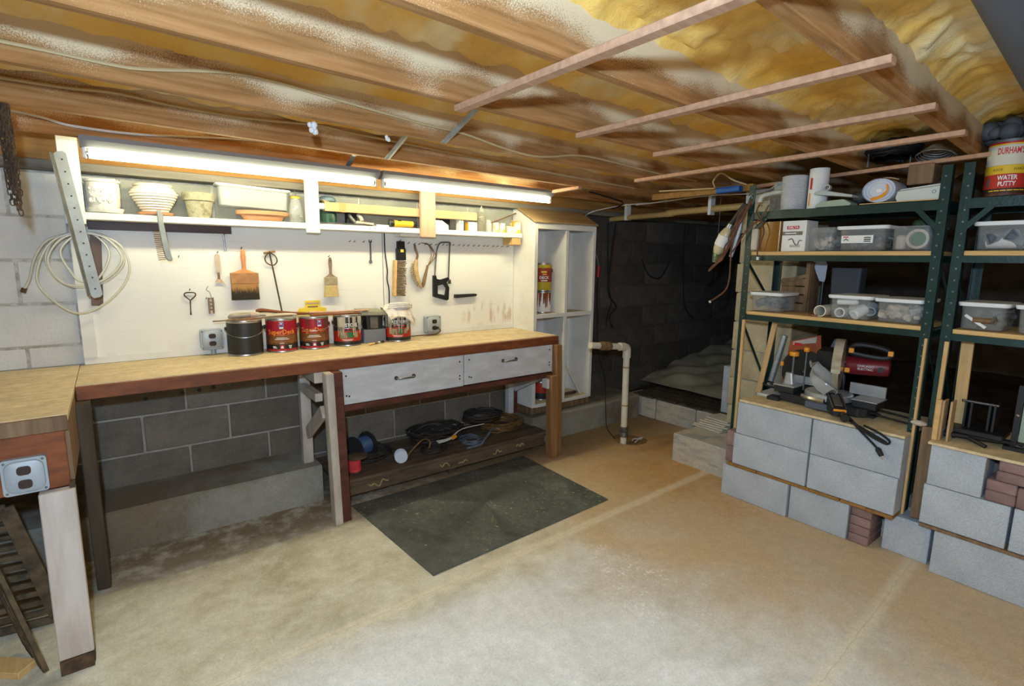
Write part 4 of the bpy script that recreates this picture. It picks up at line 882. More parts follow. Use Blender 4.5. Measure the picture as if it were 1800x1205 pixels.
def paintbrush(name, cx, ztop, zf, zb, wf, wb, mh, mf, mb, lab, sk=0, th=.022, y=3.228, hw=.012):
    t_ = thing(name, (cx, y, zb), lab, 'paintbrush', 'paintbrushes hung on the panel')
    H = ztop-zf; hp = [(cx, ztop, hw*.5), (cx, ztop-.012, hw*.95), (cx, ztop-H*.35, hw*1.15), (cx, ztop-H*.62, hw*.85), (cx, zf+H*.16, hw*.9), (cx, zf+H*.06, wf*.30), (cx, zf, wf*.47)]
    part('handle', G().loft([[(x+w_*cos(2*pi*j/12), y+min(w_, th*.45)*sin(2*pi*j/12), z) for j in range(12)] for x, z, w_ in hp]), mh, t_, smooth=True)
    zm = zf-(zf-zb)*.40
    part('ferrule', G().bb(cx-wf/2, cx+wf/2, y-th/2, y+th/2, zm, zf), mf, t_, bev=.002)
    L = []
    for i in range(5): f = i/4; w_ = wf*.97+(wb-wf)*f; L.append([(cx+sk*f+p.x, y+p.y, zm-.0005-(zm-zb)*f) for p in rrect(w_, th*(.95-.35*f), .004, 0, 2)])
    part('bristles', G().loft(L), mb, t_, smooth=True)
    return t_
t = NT('dark_tip_bristles'); v = t.vec(); z_ = t.sep(v)[2]; c_ = t.mix(t.mr(t.math('ADD', z_, t.math('MULTIPLY', t.noise(t.vec((60, 60, 6)), 3), .08)), .075, .115), (.028, .022, .012), (.42, .21, .07)); W['bigbristle'] = t.out(c_, .8)
fer = pm('copper_ferrule', (.46, .23, .09), (.33, .15, .055), 20, r=.5)
paintbrush('paintbrush', .592, 1.447, 1.318, 1.170, .140, .146, pm('orange_handle', (.62, .27, .10), (.52, .21, .07), 6, r=.4), fer, W['bigbristle'], 'wide paintbrush with orange wooden handle and blackened bristles', th=.030)
paintbrush('paintbrush', 1.070, 1.409, 1.290, 1.170, .076, .094, pm('worn_handle', (.12, .075, .05), (.30, .22, .16), 30, r=.5), pm('dull_ferrule', (.50, .42, .28), (.38, .31, .2), 30, r=.5, m=.4), pm('blond_bristles', (.62, .48, .22), (.50, .37, .15), 60, (4, 4, .5), r=.9), 'smaller paintbrush with dark handle and blond bristles', hw=.010)
mx = thing('paint_stirrer', (.76, 3.22, 1.06), 'long iron paint stirring rod with ringed T handle standing behind cans', 'stirrer')
part('grip', G().tube([(.700, 3.235, 1.428), (.762, 3.235, 1.440)], .006, 8), W['copper'], mx, smooth=True)
part('ring', G().tube(spl([(.731, 3.235, 1.43), (.706, 3.235, 1.405), (.712, 3.235, 1.375), (.745, 3.235, 1.36), (.768, 3.235, 1.38), (.762, 3.235, 1.41)], 5, True), .0035, 6, closed=True), W['rust'], mx, smooth=True)
part('rod', G().tube([(.731, 3.235, 1.43), (.750, 3.233, 1.30), (.782, 3.225, 1.06)], .0045, 7), W['rust'], mx, smooth=True)
wr = thing('wrench', (1.336, 3.243, 1.38), 'slim chrome spanner hung on a nail in the middle of the panel', 'wrench')
part('shank', G().bb(1.331, 1.341, 3.242, 3.247, 1.392, 1.505), W['steel'], wr, bev=.001)
part('ring_end', G().lathe([(.005, -.003), (.011, -.003), (.011, .003), (.005, .003)], (1.335, 3.2445, 1.384), 14, rotm(rx=pi/2), closed=True), W['steel'], wr, smooth=True)
part('jaw_end', G().extr([(-.010, 0), (.010, 0), (.011, .018), (.004, .016), (.004, .008), (-.004, .008), (-.004, .016), (-.011, .018)], .005, (1.336, 3.2475, 1.504), rotm(rx=pi/2)), W['steel'], wr)
# long scrub brush with black handle
bb_ = thing('scrub_brush', (1.53, 3.23, 1.16), 'long scrub brush with black handle and stiff tan bristles', 'brush')
part('handle', G().loft([[(1.540+x, 3.228+p.x*.5, z+p.y*0) for p in ()] or [(1.541-w_, 3.225, z), (1.541+w_, 3.225, z), (1.541+w_, 3.245, z), (1.541-w_, 3.245, z)] for x, z, w_ in ((0, 1.519, .027), (0, 1.475, .027), (0, 1.470, .034), (0, 1.396, .034))]), W['black'], bb_, bev=.003)
part('hang_label', G().bb(1.535, 1.557, 3.2235, 3.2248, 1.447, 1.466), pm('yellow_green_label', (.55, .62, .05), (.75, .62, .08), 30), bb_)
part('block', G().loft([[(1.488, y, 1.395), (1.506, y, 1.395), (1.494, y, 1.160), (1.476, y, 1.160)] for y in (3.212, 3.247)]), W['pine'], bb_, bev=.003)
g = G(); rd = random.Random(8)
for i in range(22):
    f = i/21; z = 1.388-.222*f; x0_ = 1.506-.012*f
    for q in range(4): g.tube([(x0_, 3.216+q*.009, z), (x0_+.064+rd.uniform(-.006, .006), 3.214+q*.010, z-.004+rd.uniform(-.003, .003))], [.0035, .0028], 5)
part('bristles', g, pm('dark_bristles', (.30, .21, .11), (.16, .10, .05), 60, r=.9), bb_, kind='stuff')
cbz = thing('bench_brush', (1.65, 3.235, 1.2), 'curved wooden bench brush with dark slim handle', 'brush')
part('handle', G().tube(spl([(1.645, 3.238, 1.500), (1.650, 3.238, 1.47), (1.664, 3.238, 1.43), (1.655, 3.236, 1.395)], 4), [.007, .008, .008, .008, .009, .009, .008, .008, .008, .008, .008, .007, .006], 8), W['old_wood'], cbz, smooth=True)
part('body', G().tube(spl([(1.655, 3.235, 1.40), (1.645, 3.233, 1.36), (1.650, 3.232, 1.30), (1.672, 3.232, 1.245), (1.690, 3.234, 1.205)], 4), [.007, .011, .014, .016, .017, .018, .018, .018, .018, .017, .017, .016, .015, .013, .011, .009, .006], 10), pm('light_brush_wood', (.58, .42, .22), (.45, .30, .14), 20), cbz, smooth=True)
g = G()
for i in range(12):
    f = i/11; p = Vector((1.636-.012*sin(pi*f)+.035*f*f, 3.225, 1.375-.145*f))
    for q in range(3): g.tube([p+Vector((0, q*.006, 0)), p+Vector((-.020, q*.006-.003, -.008))], .0028, 5)
part('bristles', g, W['bristle'], cbz, kind='stuff')
bw = thing('wire_tool', (1.73, 3.235, 1.21), 'wooden-handled tool with three bent wire tines hung from nails', 'tool')
for k in range(3): part('tine', G().tube(spl([(1.695+.018*k, 3.238, 1.512), (1.745+.010*k, 3.236, 1.500-.004*k), (1.768+.016*k, 3.234, 1.450-.01*k), (1.758+.010*k, 3.234, 1.395), (1.738, 3.236, 1.355)], 5), .0028, 6), W['copper'], bw, smooth=True)
part('ferrule', G().cyl((1.740, 3.236, 1.362), (1.732, 3.236, 1.332), .008, n=10), W['copper'], bw, smooth=True)
part('handle', G().tube([(1.732, 3.236, 1.334), (1.722, 3.236, 1.30), (1.706, 3.236, 1.235), (1.700, 3.236, 1.212)], [.008, .011, .012, .006], 10), W['old_wood'], bw, smooth=True)
hs = thing('hacksaw', (1.84, 3.235, 1.12), 'hacksaw with silver frame and black grip hanging blade right', 'hacksaw')
part('frame', G().tube(spl([(1.795, 3.238, 1.285), (1.805, 3.238, 1.40), (1.818, 3.238, 1.48), (1.840, 3.238, 1.515), (1.875, 3.238, 1.521), (1.918, 3.238, 1.520), (1.920, 3.238, 1.50)], 5), .0058, 8), W['dull'], hs, smooth=True)
part('blade', G().loft([[(1.912, y, 1.515), (1.924, y, 1.515), (1.910, y, 1.262), (1.898, y, 1.262)] for y in (3.2375, 3.2385)]), W['dull'], hs)
part('grip', G().extr([(1.782, 1.292), (1.800, 1.292), (1.806, 1.268), (1.840, 1.262), (1.900, 1.278), (1.908, 1.262), (1.884, 1.245), (1.862, 1.232), (1.812, 1.222), (1.812, 1.165), (1.876, 1.152), (1.886, 1.200), (1.862, 1.232), (1.884, 1.245), (1.905, 1.205), (1.900, 1.122), (1.884, 1.116), (1.790, 1.142), (1.780, 1.150)], .022, (0, 3.249, 0), rotm(rx=pi/2)), W['black'], hs)
part('wing_nut', G().bb(1.893, 1.920, 3.226, 3.232, 1.232, 1.262), W['steel'], hs, bev=.002)
single('magnet_bar', G().loft([[(1.955, y, 1.130), (2.130, y, 1.138), (2.140, y, 1.150), (2.128, y, 1.156), (1.955, y, 1.155)] for y in (3.222, PY)]), W['letterblack'], 'short black magnetic tool bar on the panel right of hacksaw', 'bar', bev=.001)

# ------------------------------------------------------------------ paint cans and clutter on the bench
BZ = B+.0005
W['tin'] = pm('tin_plate', (.50, .50, .49), (.40, .40, .38), 14, r=.35, m=.9)
def can(name, x, y, R, H, z, lab, bands, rz=None, lidm=None, cat='can', grp=None, openlid=False, bail=None, bailm='steel'):
    t_ = thing(name, (x, y, z), lab, cat, grp, rz=-math.asin(x/math.hypot(x, y)) if rz is None else rz)
    prof = [(R*.95, 0), (R, .002), (R, .007), (R*.985, .009), (R*.985, H-.012), (R, H-.010), (R*1.005, H-.004), (R*.985, H), (R*.90, H), (R*.87, H-.010), (R*.5, H-.012), (.001, H-.012)]
    part('can_shell', G().lathe(prof, (0, 0, 0), 32), W['tin'], t_, smooth=True, local=True)
    for nm, za, zb, m in bands: part(nm, G().lathe([(R*.987, za), (R*.996, za+.0005), (R*.996, zb-.0005), (R*.987, zb)], (0, 0, 0), 32, closed=False), m, t_, smooth=True, local=True)
    if lidm is not None: part('lid', G().lathe([(R*.92, H-.002), (R*.90, H+.003), (R*.80, H+.001), (.001, H+.001)], (0, 0, 0), 28), lidm, t_, smooth=True, local=True)
    if bail:
        for s in (-1, 1): part('bail_ear', G().cyl((s*R*.99, 0, H*.74), (s*(R+.008), 0, H*.74), .011, n=12), W['letterblack'], t_, local=True)
        a = bail; P_ = [(-R-.006, 0, H*.74)]+[( -(R+.006)*cos(pi*i/12), -(R+.010)*sin(pi*i/12)*sin(a), H*.74+(R*.98)*sin(pi*i/12)*cos(a)) for i in range(1, 12)]+[(R+.006, 0, H*.74)]
        part('bail', G().tube(spl(P_, 3), .0022, 6), W[bailm], t_, smooth=True, local=True)
    return t_
def ctext(t_, s_, size, z, m, R, x=0, sx=1, bold=0): return text(s_, size, W[m], t_, Matrix.Translation((0, 0, z)) @ Matrix.Rotation(x/R, 4, 'Z'), bend=R*1.0015, sx=sx, bold=bold)
def cbar(t_, z, wd, h, m, R, x=0, nm='print_line'):
    a0, a1 = (x-wd/2)/R, (x+wd/2)/R; n = 6
    return part(nm, G().loft([[(R*1.0018*sin(a), -R*1.0018*cos(a), q) for q in (z-h/2, z+h/2)]+[(R*.998*sin(a), -R*.998*cos(a), q) for q in (z+h/2, z-h/2)] for a in [a0+(a1-a0)*i/n for i in range(n+1)]]), W[m], t_, local=True)
blackpaint = pm('black_paint', (.030, .030, .026), (.018, .018, .016), 8, r=.45)
c0 = can('paint_can', .560, 3.152, .0885, .192, BZ, 'black paint can with wire bail, leftmost on the bench', [('label', .010, .178, blackpaint)], lidm=fer, bail=radians(118), grp='paint cans on the bench')
sdred = pm('crimson_label', (.36, .012, .028), (.27, .010, .022), 6, r=.35); sdbrown = pm('brown_label', (.26, .10, .03), (.15, .055, .02), 8, (1, 1, 3), r=.4); sdblack = flat('black_band', (.02, .018, .018), .4)
for k, (x, y, lab) in enumerate(((.752, 3.158, 'clean crimson SuperDeck can beside the black can'), (.935, 3.160, 'drip-streaked crimson SuperDeck can, third from the left'))):
    c1 = can('paint_can', x, y, .0825, .190, BZ, lab, [('upper_label', .098, .178, sdred), ('wood_label', .045, .0975, sdbrown), ('dark_label', .019, .0445, sdblack), ('base_label', .009, .0185, W['red'])], lidm=W['tin'], bail=radians(165) if k == 0 else radians(112), grp='paint cans on the bench')
    R_ = .0825; ctext(c1, 'SuperDeck', .036, .115, 'letterorange', R_, sx=.95, bold=.0006)
    cbar(c1, .083, .058, .0032, 'letterwhite', R_); cbar(c1, .075, .076, .0036, 'letterwhite', R_); cbar(c1, .053, .024, .0025, 'letterwhite', R_); cbar(c1, .0985, .085, .0014, 'letterorange', R_)
    [cbar(c1, .037-.0065*q, .020-.004*q, .0038, 'letterwhite', R_, x=.044) for q in range(3)]; [cbar(c1, .034-.007*q, .018+.005*q, .0038, 'letterwhite', R_, x=-.042+.003*q) for q in range(2)]
    def patch(z0, z1, a0, a1, m, nm, ex=1.001):
        n = 6; part(nm, G().loft([[(R_*ex*sin(a0+(a1-a0)*i/n), -R_*ex*cos(a0+(a1-a0)*i/n), z) for z in (z0, z1)]+[(R_*(ex-.004)*sin(a0+(a1-a0)*i/n), -R_*(ex-.004)*cos(a0+(a1-a0)*i/n), z) for z in (z1, z0)] for i in range(n+1)]), m, c1, local=True)
    sh = .0 if k == 0 else .38
    patch(.135, .172, -.13+sh, .13+sh, flat('logo_white', (.7, .75, .8)), 'logo_panel', 1.0005)
    patch(.144, .170, -.12+sh, .12+sh, W['blue'], 'logo_square', 1.0015); patch(.150, .160, -.05+sh, .05+sh, W['letterred'], 'logo_globe', 1.0025); patch(.160, .166, -.06+sh, .06+sh, W['letterwhite'], 'logo_pour', 1.0025)
    patch(.018, .042, -.14, .14, W['red'], 'emblem', 1.0012); patch(.024, .033, -.085, .085, W['letterwhite'], 'emblem_mark', 1.0022); patch(.033, .038, -.045, .045, W['letterwhite'], 'emblem_mark', 1.0022)
    g = G(); rd = random.Random(k)
    for i in range(34):
        a = -1.3+2.6*i/33; L_ = rd.uniform(.003, .012); g.bb(-.0014, .0014, -.0004, .0004, .0445, .0445+L_)
        for q in range(8): p = g.v[-8+q]; g.v[-8+q] = Vector((R_*1.0005*sin(a)+p.x*cos(a), -R_*1.0005*cos(a)+p.x*sin(a), p.z))
    part('ruler_ticks', g, sdblack, c1, local=True, kind='stuff')
    if k == 1:
        g = G()
        for a, z0, z1 in ((-.5, .178, .14), (-.35, .178, .11), (.1, .178, .155), (.75, .178, .09), (.9, .178, .06), (1.05, .178, .12)): g.tube([(R_*1.003*sin(a), -R_*1.003*cos(a), z) for z in (z0, z1)], [.005, .0025], 6)
        part('paint_drip', g, pm('brown_drip', (.12, .055, .03), None, 9, r=.3), c1, local=True, smooth=True, kind='stuff')
redl = pm('red_photo_label', (.52, .03, .015), (.40, .02, .012), 6, r=.4); photo = pm('photo_print', (.10, .09, .04), (.42, .36, .22), 40, r=.4)
for k, (x, y, lab) in enumerate(((1.136, 3.160, 'red and black can with pale drips beside the grinder'), (1.468, 3.150, 'red and black can with a rag on top'))):
    R_ = .0825
    c2 = can('paint_can', x, y, R_, .188, BZ, lab, [('upper_label', .093, .176, blackpaint), ('red_label', .030, .0925, redl), ('base_label', .009, .0295, blackpaint)], lidm=W['tin'] if k == 0 else None, bail=radians(110), grp='paint cans on the bench')
    ctext(c2, 'RESTORE', .030, .128, 'letterwhite', R_, x=.012, sx=.85, bold=.0006); [cbar(c2, .104, .012, .009, 'letterred', R_, x=-.015+.020*q) for q in range(4)]; cbar(c2, .042, .07, .0024, 'letterwhite', R_); cbar(c2, .036, .055, .0024, 'letterwhite', R_)
    def patch(z0, z1, a0, a1, m, nm, ex=1.001):
        n = 6; part(nm, G().loft([[(R_*ex*sin(a0+(a1-a0)*i/n), -R_*ex*cos(a0+(a1-a0)*i/n), z) for z in (z0, z1)]+[(R_*(ex-.004)*sin(a0+(a1-a0)*i/n), -R_*(ex-.004)*cos(a0+(a1-a0)*i/n), z) for z in (z1, z0)] for i in range(n+1)]), m, c2, local=True)
    patch(.048, .086, -.62, -.06, photo, 'picture'); patch(.052, .086, 0., .42, W['greenwire'], 'picture'); patch(.052, .086, .5, .8, photo, 'picture')
    g = G(); rd = random.Random(20+k)
    for i in range(26):
        a = rd.uniform(-.75, 1.35) if k == 0 else rd.uniform(-1.1, 1.3); z1 = rd.uniform(.05, .15); g.tube([(R_*1.002*sin(a), -R_*1.002*cos(a), z) for z in (.178, (z1+.178)/2, z1)], [.004, .0028, .0022], 6)
    part('paint_drip', g, pm('pale_drip', (.56, .52, .42), (.42, .38, .3), 20, r=.4), c2, local=True, smooth=True, kind='stuff')
    ctop = c2
# bench grinder / grey tool between cans
gr = thing('bench_grinder', (1.305, 3.18, BZ), 'grey-topped black bench grinder between the red cans', 'grinder')
part('base', G().loft([rrect(.150, .10, .01, 0, 3), rrect(.148, .095, .01, .085, 3)]), flat('slate_base', (.20, .22, .26), .6), gr, local=True)
part('motor_body', G().loft([rrect(.105, .09, .015, .086, 4), rrect(.12, .09, .015, .175, 4)]), W['black'], gr, smooth=True, local=True)
part('front_plate', G().bb(-.03, .02, -.0475, -.0455, .092, .165), W['dull'], gr, local=True)
part('padded_top', G().loft([[(x, y, z+.045*(y+.05)*2) for x, y, z in ((-.10+.02*(z0 > .2), -.055, z0), (.075, -.055, z0-.006), (.06, .055, z0-.006), (-.10, .055, z0))] for z0 in (.176, .205)]), pm('grey_green_pad', (.30, .29, .21), (.24, .235, .17), 8, r=.8), gr, local=True, bev=.006)
part('cable', G().tube(spl([(.06, -.03, .10), (.085, -.04, .115), (.10, -.045, .135)], 4)+spl([(.06, -.035, .09), (.085, -.05, .075), (.10, -.05, .068)], 4), .004, 6), W['blackcord'], gr, local=True, smooth=True) if False else None
part('cable', G().tube(spl([(.058, -.03, .10), (.085, -.05, .090), (.098, -.055, .068)], 4), .004, 6), W['blackcord'], gr, local=True, smooth=True)
# rag
def rag():
    g = G(); n = 16; m_ = 12; L = []
    for j in range(m_):
        row = []
        for i in range(n):
            a = 2*pi*i/n; r_ = (.015+.098*j/(m_-1))*(1+.30*noise.noise((cos(a)*1.8, sin(a)*1.8, 3)))
            z = .030-.040*(j/(m_-1))**3*(1.3+cos(a+.9))+.030*noise.noise((cos(a)*2.4*j/4, sin(a)*2.4*j/4, 1))+.010*sin(4*a+j*.7)*j/(m_-1)
            row.append(Vector((1.472+r_*cos(a)*.98, 3.150+r_*sin(a)*.9, B+.196+z)))
        L.append(row)
    g.loft(L, cap=False); b = len(g.v); g.v += [p-Vector((0, 0, .006)) for p in list(g.v)]
    g.f += [[i+b for i in f][::-1] for f in list(g.f)]; g.f.append(list(range(n)))
    return g
single('rag', rag(), pm('printed_rag', (.72, .69, .64), (.50, .40, .32), 16, r=.95, lo=.5, hi=.62), 'crumpled patterned white rag draped on the right paint can', 'rag', smooth=True)
g = G(); 
for k in range(3): g.tube(spl([(1.39+.005*k, 3.12, B+.215+.012*k), (1.44, 3.075, B+.225+.011*k), (1.51, 3.08, B+.222+.010*k), (1.555, 3.13, B+.215+.008*k)], 5), .009, 7)
single('folded_cloth', g, pm('white_cloth', (.74, .72, .69), (.58, .55, .52), 20, r=.95), 'rolled folds of white cloth lying on the rag', 'cloth', smooth=True)
# yellow cardboard sign behind the second SuperDeck can
g = G().extr([(-.085, 0), (.085, 0), (.085, .035), (.050, .045), (.050, .085), (-.040, .085), (-.040, .045), (-.075, .040), (-.085, .028)], .004, (.935, 3.246, 1.074), rotm(rx=pi/2)) 
ys = single('yellow_card', G().extr([(-.085, 0), (.085, 0), (.085, .225), (.050, .232), (.050, .272), (-.040, .272), (-.040, .232), (-.075, .228), (-.085, .21)], .004, (.955, 3.2505, B+.0005), rotm(rx=pi/2)), pm('yellow_card', (.80, .60, .06), (.72, .50, .04), 6, r=.6), 'yellow card standing against the panel behind the SuperDeck cans', 'card')
part('torn_print', G().bb(.918, 1.0, 3.2452, 3.2462, B+.250, B+.262), W['cardboard'], ys); part('print', G().bb(.93, .99, 3.2452, 3.2462, B+.232, B+.24), W['old_wood'], ys)
# brushes and sticks laid across the can tops
ZT = B+.1975
def lay(name, pts, rs, m, lab, cat='stick', grp='sticks on the can tops', n=8): return single(name, G().tube(pts, rs, n), m, lab, cat, grp, smooth=True)
ob = thing('paintbrush', (.6, 3.12, ZT), 'old stiff paintbrush lying across the black can', 'paintbrush')
part('bristles', G().tube(spl([(.478, 3.11, ZT+.012), (.50, 3.11, ZT+.018), (.55, 3.112, ZT+.020), (.585, 3.114, ZT+.020)], 3), [.004, .010, .014, .016, .0165, .017, .017, .016, .016, .015], 10), pm('stiff_bristle', (.42, .38, .30), (.26, .22, .15), 40, (.5, 5, 5)), ob, smooth=True)
part('ferrule', G().tube([(.585, 3.114, ZT+.020), (.628, 3.116, ZT+.021)], [.017, .014], 10), pm('dull_copper', (.48, .33, .24), (.6, .5, .42), 30, r=.5), ob, smooth=True)
part('handle', G().tube(spl([(.628, 3.116, ZT+.021), (.68, 3.118, ZT+.016), (.75, 3.12, ZT+.013), (.83, 3.122, ZT+.008)], 3), [.011, .010, .010, .009, .009, .009, .009, .009, .009, .006], 8), W['beige_paint'], ob, smooth=True)
od = thing('paintbrush', (.75, 3.13, ZT), 'thin brown-handled brush across the SuperDeck cans', 'paintbrush')
part('handle', G().tube(spl([(.62, 3.135, ZT+.038), (.65, 3.135, ZT+.040), (.70, 3.135, ZT+.034), (.80, 3.134, ZT+.018), (.90, 3.13, ZT+.010)], 3), [.006, .010, .012, .012, .011, .010, .009, .0085, .008, .008, .008, .008, .005], 8), W['redwood'], od, smooth=True)
part('ferrule', G().tube([(.90, 3.13, ZT+.010), (.935, 3.128, ZT+.006)], [.008, .009], 8), W['copper'], od, smooth=True)
lay('stir_stick', [(.40, 3.07, ZT+.001), (.60, 3.085, ZT+.003), (.80, 3.10, ZT+.006)], .0035, W['old_wood'], 'thin brown stick jutting left over the black can')
lay('stir_stick', [(.66, 3.095, ZT+.013), (.80, 3.10, ZT+.014)], .005, pm('bare_stick', (.66, .55, .36), None, 8), 'pale stick across the gap beside the black can')
lay('stir_stick', [(.90, 3.125, ZT+.016), (1.05, 3.125, ZT+.012), (1.26, 3.125, ZT+.014)], [.007, .006, .0055], W['pink_wood'], 'upper pinkish stir stick over the drip-streaked cans')
lay('stir_stick', [(.90, 3.10, ZT+.003), (1.06, 3.105, ZT+.001), (1.20, 3.11, ZT+.000)], [.007, .006, .006], W['redwood'], 'lower reddish stir stick over the drip-streaked cans')
# paint tubes / keys on the bench
for k, (x, y, m, L_, lab) in enumerate(((1.245, 3.075, 'pine', .09, 'tan chisel handle lying on the bench beside the red can'), (1.268, 3.088, 'old_wood', .10, 'brown chisel handle lying between the red cans'), (1.292, 3.10, 'lid', .09, 'white-handled tool lying between the red cans'), (1.315, 3.112, 'letterblack', .11, 'black-handled tool lying under the grinder'))):
    t_ = thing('hand_tool', (x, y, BZ), lab, 'tool', 'small tools on the bench')
    a = Vector((x-.02, y-.03, BZ+.007)); b = a+Vector((.085, .035, 0)).normalized()*L_
    part('handle', G().tube([a, lerp(a, b, .5)], [.006, .007], 8), W[m], t_, smooth=True); part('shaft', G().tube([lerp(a, b, .5), b], [.003, .0025], 6), W['steel'], t_, smooth=True)
single('paint_smear', G().loft([[(x, y+.006, B+.0003), (x, y-.006, B+.0003), (x, y-.006, B+.0012), (x, y+.006, B+.0012)] for x, y in ((1.535, 3.005), (1.58, 2.985), (1.66, 2.955), (1.72, 2.945))]), W['letterwhite'], 'white paint smear on the bench top below the outlet', 'paint')
# ------------------------------------------------------------------ in the cabinet
cy = can('paint_can', 2.715, 3.15, .066, .215, 1.165, 'yellow and red deck stain can on top of another in the cabinet', [('label', .072, .180, pm('deck_label', (.30, .045, .02), (.22, .03, .015), 8)), ('yellow_band', .010, .0715, pm('olive_yellow', (.50, .38, .02), None, 6)), ('yellow_band', .1805, .206, pm('olive_yellow2', (.50, .38, .02), None, 6))], lidm=W['tin'], bail=radians(15), grp='cans in the cabinet')
ctext(cy, 'DECK', .030, .105, 'letterwhite', .066, x=.008, bold=.0006); cbar(cy, .083, .052, .007, 'letterwhite', .066, x=.008); cbar(cy, .150, .045, .014, 'yellow', .066, x=.006); cbar(cy, .132, .030, .008, 'yellow', .066, x=.012)
cz = can('paint_can', 2.715, 3.15, .066, .165, .9945, 'white can with rust-brown drips under the yellow can', [('label', .010, .155, W['paperwhite'])], lidm=W['tin'], grp='cans in the cabinet')
g = G(); rd = random.Random(31)
for i in range(24): a = rd.uniform(-1.2, 1.2); z1 = rd.uniform(.03, .12); g.tube([(.0665*sin(a), -.0665*cos(a), z) for z in (.157, z1)], [.006, .003], 6)
part('paint_drip', g, pm('rust_drip', (.25, .07, .02), None, 10, r=.3), cz, local=True, smooth=True, kind='stuff')
can('paint_can', 2.70, 3.13, .07, .15, .2965, 'red and black can in the lower left cabinet bay', [('label', .06, .14, redl), ('base_label', .009, .0595, blackpaint)], lidm=W['tin'], grp='cans in the cabinet')
single('white_stick', G().tube([(3.075, 3.06, .2965), (2.90, 3.12, .62)], .008, 6), W['pvc'], 'white stick leaning in the lower right cabinet bay', 'stick')
single('dark_bundle', G().tube(spl([(2.90, 3.10, .305), (2.98, 3.08, .31), (3.06, 3.10, .305)], 5), .012, 7), W['rust'], 'dark rod lying on the lower cabinet floor', 'rod')
# ------------------------------------------------------------------ bins and boxes on the racks
FX = Matrix(((0, 0, -1, 0), (-1, 0, 0, 0), (0, 1, 0, 0), (0, 0, 0, 1)))       # flat lettering facing -X
def ftext(s_, size, m, parent, x, y, z, sx=1, bold=0): return text(s_, size, W[m], parent, Matrix.Translation(Vector((x, y, z))-woff(parent)) @ FX, sx=sx, bold=bold)
S2, S3, S1 = 1.4718, 1.1228, 1.6995
W['binclear'] = flat('clear_bin', (.60, .62, .60), .25, al=.15)
def bin_(x0, x1, y0, y1, z, h, lab, lid=True, fill=None):
    wx, wy = x1-x0, y1-y0
    t_ = thing('storage_bin', ((x0+x1)/2, (y0+y1)/2, z), lab, 'bin', 'clear storage bins on the racks')
    part('bin_body', bin_body(wx, wy, h, .10, .02), W['binclear'], t_, smooth=True, local=True)
    if lid: part('lid', G().loft([rrect(wx+.004, wy+.004, .022, h-.010, 4), rrect(wx+.012, wy+.012, .024, h+.001, 4), rrect(wx+.008, wy+.008, .022, h+.007, 4), rrect(wx-.03, wy-.03, .02, h+.009, 4)]), W['lid'], t_, smooth=True, local=True)
    return t_, wx, wy
rd = random.Random(77)
def filler(t_, wx, wy, h, n, m, smin=.008, smax=.018, nm='contents'):
    g = G()
    for i in range(n):
        c = Vector((rd.uniform(-wx*.40, wx*.30), rd.uniform(-wy*.38, wy*.38), .006+smax+rd.random()*(h*.62-smax))); s = rd.uniform(smin, smax); d = Vector((rd.uniform(-1, 1), rd.uniform(-1, 1), rd.uniform(-.4, .4))).normalized()
        g.tube([c-d*s*1.2, c+d*s*1.2], [s, s*.8], 7)
    part(nm, g, W[m], t_, local=True, smooth=True, kind='stuff')
# shelf two
t_, wx, wy = bin_(3.02, 3.22, 1.188, 1.330, S2, .100, 'small open clear bin of fittings right of the red-labelled carton', lid=False); filler(t_, wx, wy, .10, 22, 'beige_paint')
part('inner_tray', G().loft([rrect(wx*.8, wy*.9, .01, .101, 3), rrect(wx*.75, wy*.85, .01, .125, 3)]), W['clear'], t_, local=True)
t_, wx, wy = bin_(3.02, 3.30, .955, 1.180, S2, .118, 'white-lidded clear bin with a paper sticker on the upper pine shelf'); filler(t_, wx, wy, .118, 30, 'dull', .012, .022)
part('sticker', G().bb(-wx/2+.0020, -wx/2+.0028, -.055, .088, .040, .078), W['paperwhite'], t_, local=True)
lg = part('sticker_print', G().loft([[(-wx/2+.0012, y, z) for y, z in ((.080, .052), (.066, .064), (.052, .052), (.058, .052), (.066, .059), (.074, .052))], [(-wx/2+.0018, y, z) for y, z in ((.080, .052), (.066, .064), (.052, .052), (.058, .052), (.066, .059), (.074, .052))]]), W['letterblack'], t_, local=True)
for k in range(3): part('sticker_print', G().bb(-wx/2+.0012, -wx/2+.0018, -.045, -.015, .046+k*.009, .051+k*.009), W['letterblack'], t_, local=True)
part('sticker_print', G().bb(-wx/2+.0012, -wx/2+.0018, .055, .080, .068, .073), W['letterred'], t_, local=True)
t_, wx, wy = bin_(3.02, 3.27, .772, .945, S2, .116, 'frosted clear bin holding a roll of tape beside the paired posts', lid=False)
part('tape_roll', G().lathe([(.034, -.02), (.046, -.02), (.046, .02), (.034, .02)], (-wx*.30, -.02, .056), 24, rotm(ry=pi/2), closed=True), W['beige_paint'], t_, local=True, smooth=True)
part('green_core', G().lathe([(.001, -.012), (.032, -.012), (.032, .012), (.001, .012)], (-wx*.20, -.02, .056), 20, rotm(ry=pi/2)), W['greenwire'], t_, local=True)
part('cream_packet', G().bb(-wx*.36, wx*.2, .03, .068, .006, .075), W['beige_paint'], t_, local=True, bev=.008)
single('green_cap', G().lathe([(.05, 0), (.052, .02), (.045, .034), (.001, .036)], (3.20, .855, S2+.1165), 22), flat('dark_green_cap', (.015, .06, .03), .5), 'round dark green cap on the frosted tape bin', 'cap', smooth=True)
t_, wx, wy = bin_(3.02, 3.30, .43, .632, S2, .116, 'white-lidded bin on the right rack, level with the tape bin'); filler(t_, wx, wy, .116, 12, 'bluewire', .02, .034); part('paper_roll', G().cyl((-wx*.3, -.06, .04), (-wx*.3, .06, .04), .03, n=14), W['paperwhite'], t_, local=True, smooth=True)
